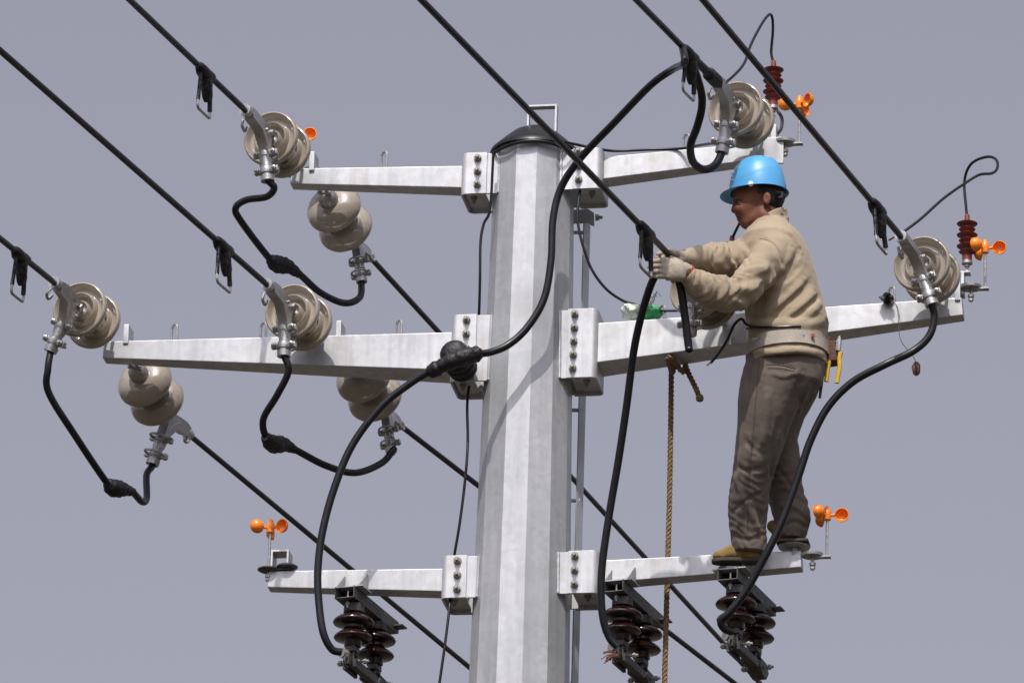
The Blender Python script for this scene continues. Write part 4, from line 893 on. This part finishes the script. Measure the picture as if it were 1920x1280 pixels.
# gloves
G = Field(); first = True
for a, b, r0, r1 in [((1281, 507, .83), (1266, 503, .855), .034, .030), ((1272, 497, .855), (1249, 491, .868), .024, .019), ((1273, 505, .858), (1248, 501, .870), .025, .020), ((1274, 513, .857), (1248, 511, .869), .025, .019), ((1276, 519, .852), (1253, 519, .864), .021, .017)]: G.u(cone(A(*a), A(*b), r0, r1), .012)
for ch in [[(1248, 490.5), (1234, 489), (1223, 490.5)], [(1247, 500), (1230, 499), (1217, 500)], [(1247, 509.5), (1230, 509), (1217, 509.5)], [(1252, 518.5), (1238, 518.2), (1227, 517.5)]]:
    ds = (.872, .868, .850)
    for i in (0, 1): G.u(cone(A(*ch[i], ds[i]), A(*ch[i+1], ds[i+1]), .0113-.0006*i, .0107-.001*i), .002)
for a, b in [((1269, 490, .84), (1254, 484, .815)), ((1254, 484, .815), (1241, 483, .80))]: G.u(cone(A(*a), A(*b), .0145, .0125), .008)
G.d(lambda p: .0010*vnoise(p, 150, 4))
gp = [A(1205, 470, .78), A(1300, 540, .9), A(1205, 540, .9), A(1300, 470, .78)]
gl = sdf_part('glove', G, *bx2(*gp), .0031, 'glove', person)
def cuff(a, b, r0, r1, parent, mt, nm, ribs=True):
    P = np.linspace(A(*a), A(*b), 10); rr = np.linspace(r0, r1, 10)*(1+(.03*(np.arange(10) % 2) if ribs else 0)); mb = MB(); mb.tube(P, rr, 20); return wpart(nm, mb, mt, parent, smooth=60)
cuff((1277, 505, .835), (1289, 513, .815), .036, .0385, gl, 'glove', 'knit_cuff'); cuff((1286.5, 511, .82), (1290, 513.5, .813), .0405, .041, gl, 'cuffred', 'cuff_rim', False)
G2 = Field()
for a, b, r0, r1 in [((1284, 484, .71), (1268, 483, .755), .032, .028), ((1270, 480, .75), (1254, 477, .775), .022, .018), ((1270, 486, .75), (1254, 484, .77), .023, .018), ((1270, 492, .75), (1256, 491, .765), .022, .017)]: G2.u(cone(A(*a), A(*b), r0, r1), .012)
for ch in [[(1256, 474, .778), (1242, 475, .79), (1235, 476, .815)], [(1254, 480, .775), (1240, 483, .785), (1233, 484, .81)], [(1254, 487, .77), (1240, 491, .78), (1233, 492, .805)], [(1257, 493, .765), (1246, 498, .775), (1238, 499, .80)]]:
    for i in (0, 1): G2.u(cone(A(*ch[i]), A(*ch[i+1]), .0118, .0108), .004)
for a, b in [((1276, 477, .755), (1264, 474, .80)), ((1264, 474, .80), (1250, 470, .835))]: G2.u(cone(A(*a), A(*b), .0150, .0125), .008)
G2.d(lambda p: .0010*vnoise(p, 150, 7))
g2 = sdf_part('glove', G2, *bx2(A(1225, 455, .68), A(1300, 510, .86), A(1225, 510, .86), A(1300, 455, .68)), .0036, 'glove', person)
cuff((1280, 484, .72), (1291, 485, .69), .034, .036, g2, 'glove', 'knit_cuff')
# hard hat
hc = A(1421, 362, DC); f_ = FW*math.cos(.03)-ZX*math.sin(.03); u_ = np.cross(f_, np.cross(ZX, f_)); u_ /= np.linalg.norm(u_); s_ = np.cross(u_, f_)
hat = thing  # shell as parametric dome with brim
V = []; nth, nph = 40, 96
def hatpt(tau, ph, off=0.):
    c_ = math.cos(tau)**.75; sf = .124 if math.cos(ph) > 0 else .123
    x = sf*c_*math.cos(ph); y = .108*c_*math.sin(ph); z = .165*math.sin(tau)**.93
    z += .006*math.exp(-(y/.018)**2)*math.sin(tau)*(1 if abs(math.cos(ph)) > 0 else 0)
    lineb = .020+.075*(0.5-0.5*x/.124)**1.3; z_ = min(1, z/.166); off = off+.013/(1+math.exp(-(z-lineb)*600))*(1-z_)**.5; k = 1+off; return hc+f_*x*k+s_*y*k+u_*z*k
ring = []
for i in range(nth+1): ring.append([hatpt(math.pi/2*(1-i/nth)*.999+.0005, 2*math.pi*j/nph) for j in range(nph)])
for ext, dz in ((.35, .006), (.75, .012), (1., .0165)):   # brim flare
    r_ = []
    for j in range(nph):
        ph = 2*math.pi*j/nph; cph = math.cos(ph); br = .009+.034*max(0, cph)**1.6+.004*max(0, -cph); p = hatpt(.0005, ph); out = f_*math.cos(ph)+s_*math.sin(ph)
        r_.append(p+out*br*ext-u_*(dz*(.35+.1*max(0, cph))))
    ring.append(r_)
inner = [[p-(p-hc)/np.linalg.norm(p-hc)*.004-u_*.001 for p in r_] for r_ in reversed(ring)]
ring += inner; mb = MB(); mb.add([p for r_ in ring for p in r_], [(i*nph+j, i*nph+(j+1) % nph, (i+1)*nph+(j+1) % nph, (i+1)*nph+j) for i in range(len(ring)-1) for j in range(nph)])
hel = wpart('hard_hat', mb, 'helmet', person, smooth=50)
ns = s_ if s_@NX > 0 else -s_
def on_hat(px_, py_, off=0.):
    r = ray(px_, py_); best = None          # nearest dome point to that pixel on the camera side
    for i in range(0, nth+1):
        for j in range(nph):
            p = ring[i][j]
            if (p-hc)@NX < 0: continue
            e = np.linalg.norm(proj(p)-np.array((px_, py_)))
            if best is None or e < best[0]: best = (e, p)
    p = best[1]; q = A(px_, py_, p@NX); return q+(q-hc)/np.linalg.norm(q-hc)*off
mb = MB(); o = on_hat(1407.5, 344.5, -.001); mb.lathe([(.0115, -.003), (.0115, .003), (.008, .006), (.001, .007)], 18, o=o, ax=axes_for(NX)); wpart('hat_button', mb, 'white', hel)
mb = MB()
for q in ((1371, 326), (1372, 331), (1372.5, 336), (1374, 338)): mb.tube([on_hat(q[0]-1.5, q[1], .0006), on_hat(q[0]+2.2, q[1], .0006)], .0016, 5)
wpart('hat_print', mb, 'white', hel)
mb = MB()
for q in (.074, -.074): mb.box(A(1463, 366, DC+q*.9), .012, .006, .014, (UX, NX, ZX))
mb.tube(spline([A(1455, 361, DC+.085), A(1468, 366, DC+.05), A(1472, 368, DC), A(1468, 366, DC-.05), A(1455, 360, DC-.085)], 5), .009, 8); wpart('hat_band', mb, 'cable', hel)
# belt
def ring_at(z, grow):
    R = np.array(sorted([(A((l+r_)/2, y, d)[2], A((l+r_)/2, y, d)@UX, A((l+r_)/2, y, d)@NX, (r_-l)/2*PXM, b) for y, l, r_, d, b in TORSO])); return [np.interp(z, R[:, 0], R[:, i]) for i in (1, 2, 3, 4)]
zb = A(1470, 633, .47)[2]; mb = MB(); V = []; nn = 72; rows = [(-.033, .001), (-.032, .010), (.032, .010), (.033, .001)]
for dz, gr in rows:
    for j in range(nn):
        a = 2*math.pi*j/nn; tl = .012*math.cos(a); cu, cn, ra, rb = ring_at(zb+dz+tl, 0); p = 2/2.2
        V.append(UX*(cu+(ra+gr)*np.sign(math.cos(a))*abs(math.cos(a))**p)+NX*(cn+(rb+gr)*np.sign(math.sin(a))*abs(math.sin(a))**p)+ZX*(zb+dz+tl))
mb.add(V, [(i*nn+j, i*nn+(j+1) % nn, ((i+1) % 4)*nn+(j+1) % nn, ((i+1) % 4)*nn+j) for i in range(4) for j in range(nn)]); belt = wpart('belt', mb, 'belt', person, smooth=40)
mb = MB()
for q in ((1412, 636), (1417, 636), (1471, 637), (1480, 637), (1487, 636)): mb.lathe([(.0045, -.002), (.0045, .003), (.001, .004)], 10, o=A(q[0], q[1], .28+.199), ax=axes_for(NX))
wpart('rivet', mb, 'bolt', belt)
for q, c_ in (((1499, 632, 5, 3), 'blue'), ((1506, 631, 3, 3), 'blue'), ((1524, 629, 3, 3), 'cuffred')):
    mb = MB(); mb.box(A(q[0], q[1], .28+.200-.0006*(q[0]-1475)), q[2]*PXM, .006, q[3]*PXM, (UX, NX, ZX)); wpart('belt_print', mb, c_, belt)
mb = MB(); mb.tube(spline([A(1400, 616, .37), A(1412, 614, .43), A(1440, 613, .47), A(1475, 612, .475), A(1502, 611, .46)], 6), .0055, 7); wpart('cord', mb, 'cable', belt)
# tool pouch, pliers, screwdriver (carried on the belt)
t = thing('tool_pouch', 'brown leather pouch hanging from the back of the belt', 'pouch', loc=A(1558, 690, .27))
mb = MB(); mb.box(A(1559, 663, .27), .026, .04, .048, (UX*.97+ZX*.1, NX, ZX*.99-UX*.1)); wpart('pocket', mb, 'leather', t, bevel=.008)
mb = MB(); mb.box(A(1553, 646, .27), .014, .036, .022, (UX, NX, ZX)); wpart('belt_loop', mb, 'leather', t, bevel=.004)
t = thing('pliers', 'pliers with yellow grips stuck in the leather pouch', 'pliers', loc=A(1570, 718, .30))
mb = MB(); mb.tube([A(1571, 658, .30), A(1572.5, 642, .30), A(1574, 630, .30)], [.013, .013, .005], 8); wpart('jaws', mb, 'cast', t)
for pth in ([(1577, 660, .305), (1574, 672, .305), (1574, 690, .305), (1569, 718, .305)], [(1556, 672, .30), (1552, 692, .30), (1549, 715, .30)]):
    mb = MB(); mb.tube(pix(pth, 4), .0095, 8); wpart('grip', mb, 'yellow', t)
mb = MB(); mb.tube([A(1543, 700, .26), A(1540, 722, .26), A(1537, 746, .26)], [.006, .007, .006], 8); solo('screwdriver', mb, 'darksteel', 'thin dark screwdriver shaft poking out below the pouch', 'screwdriver')
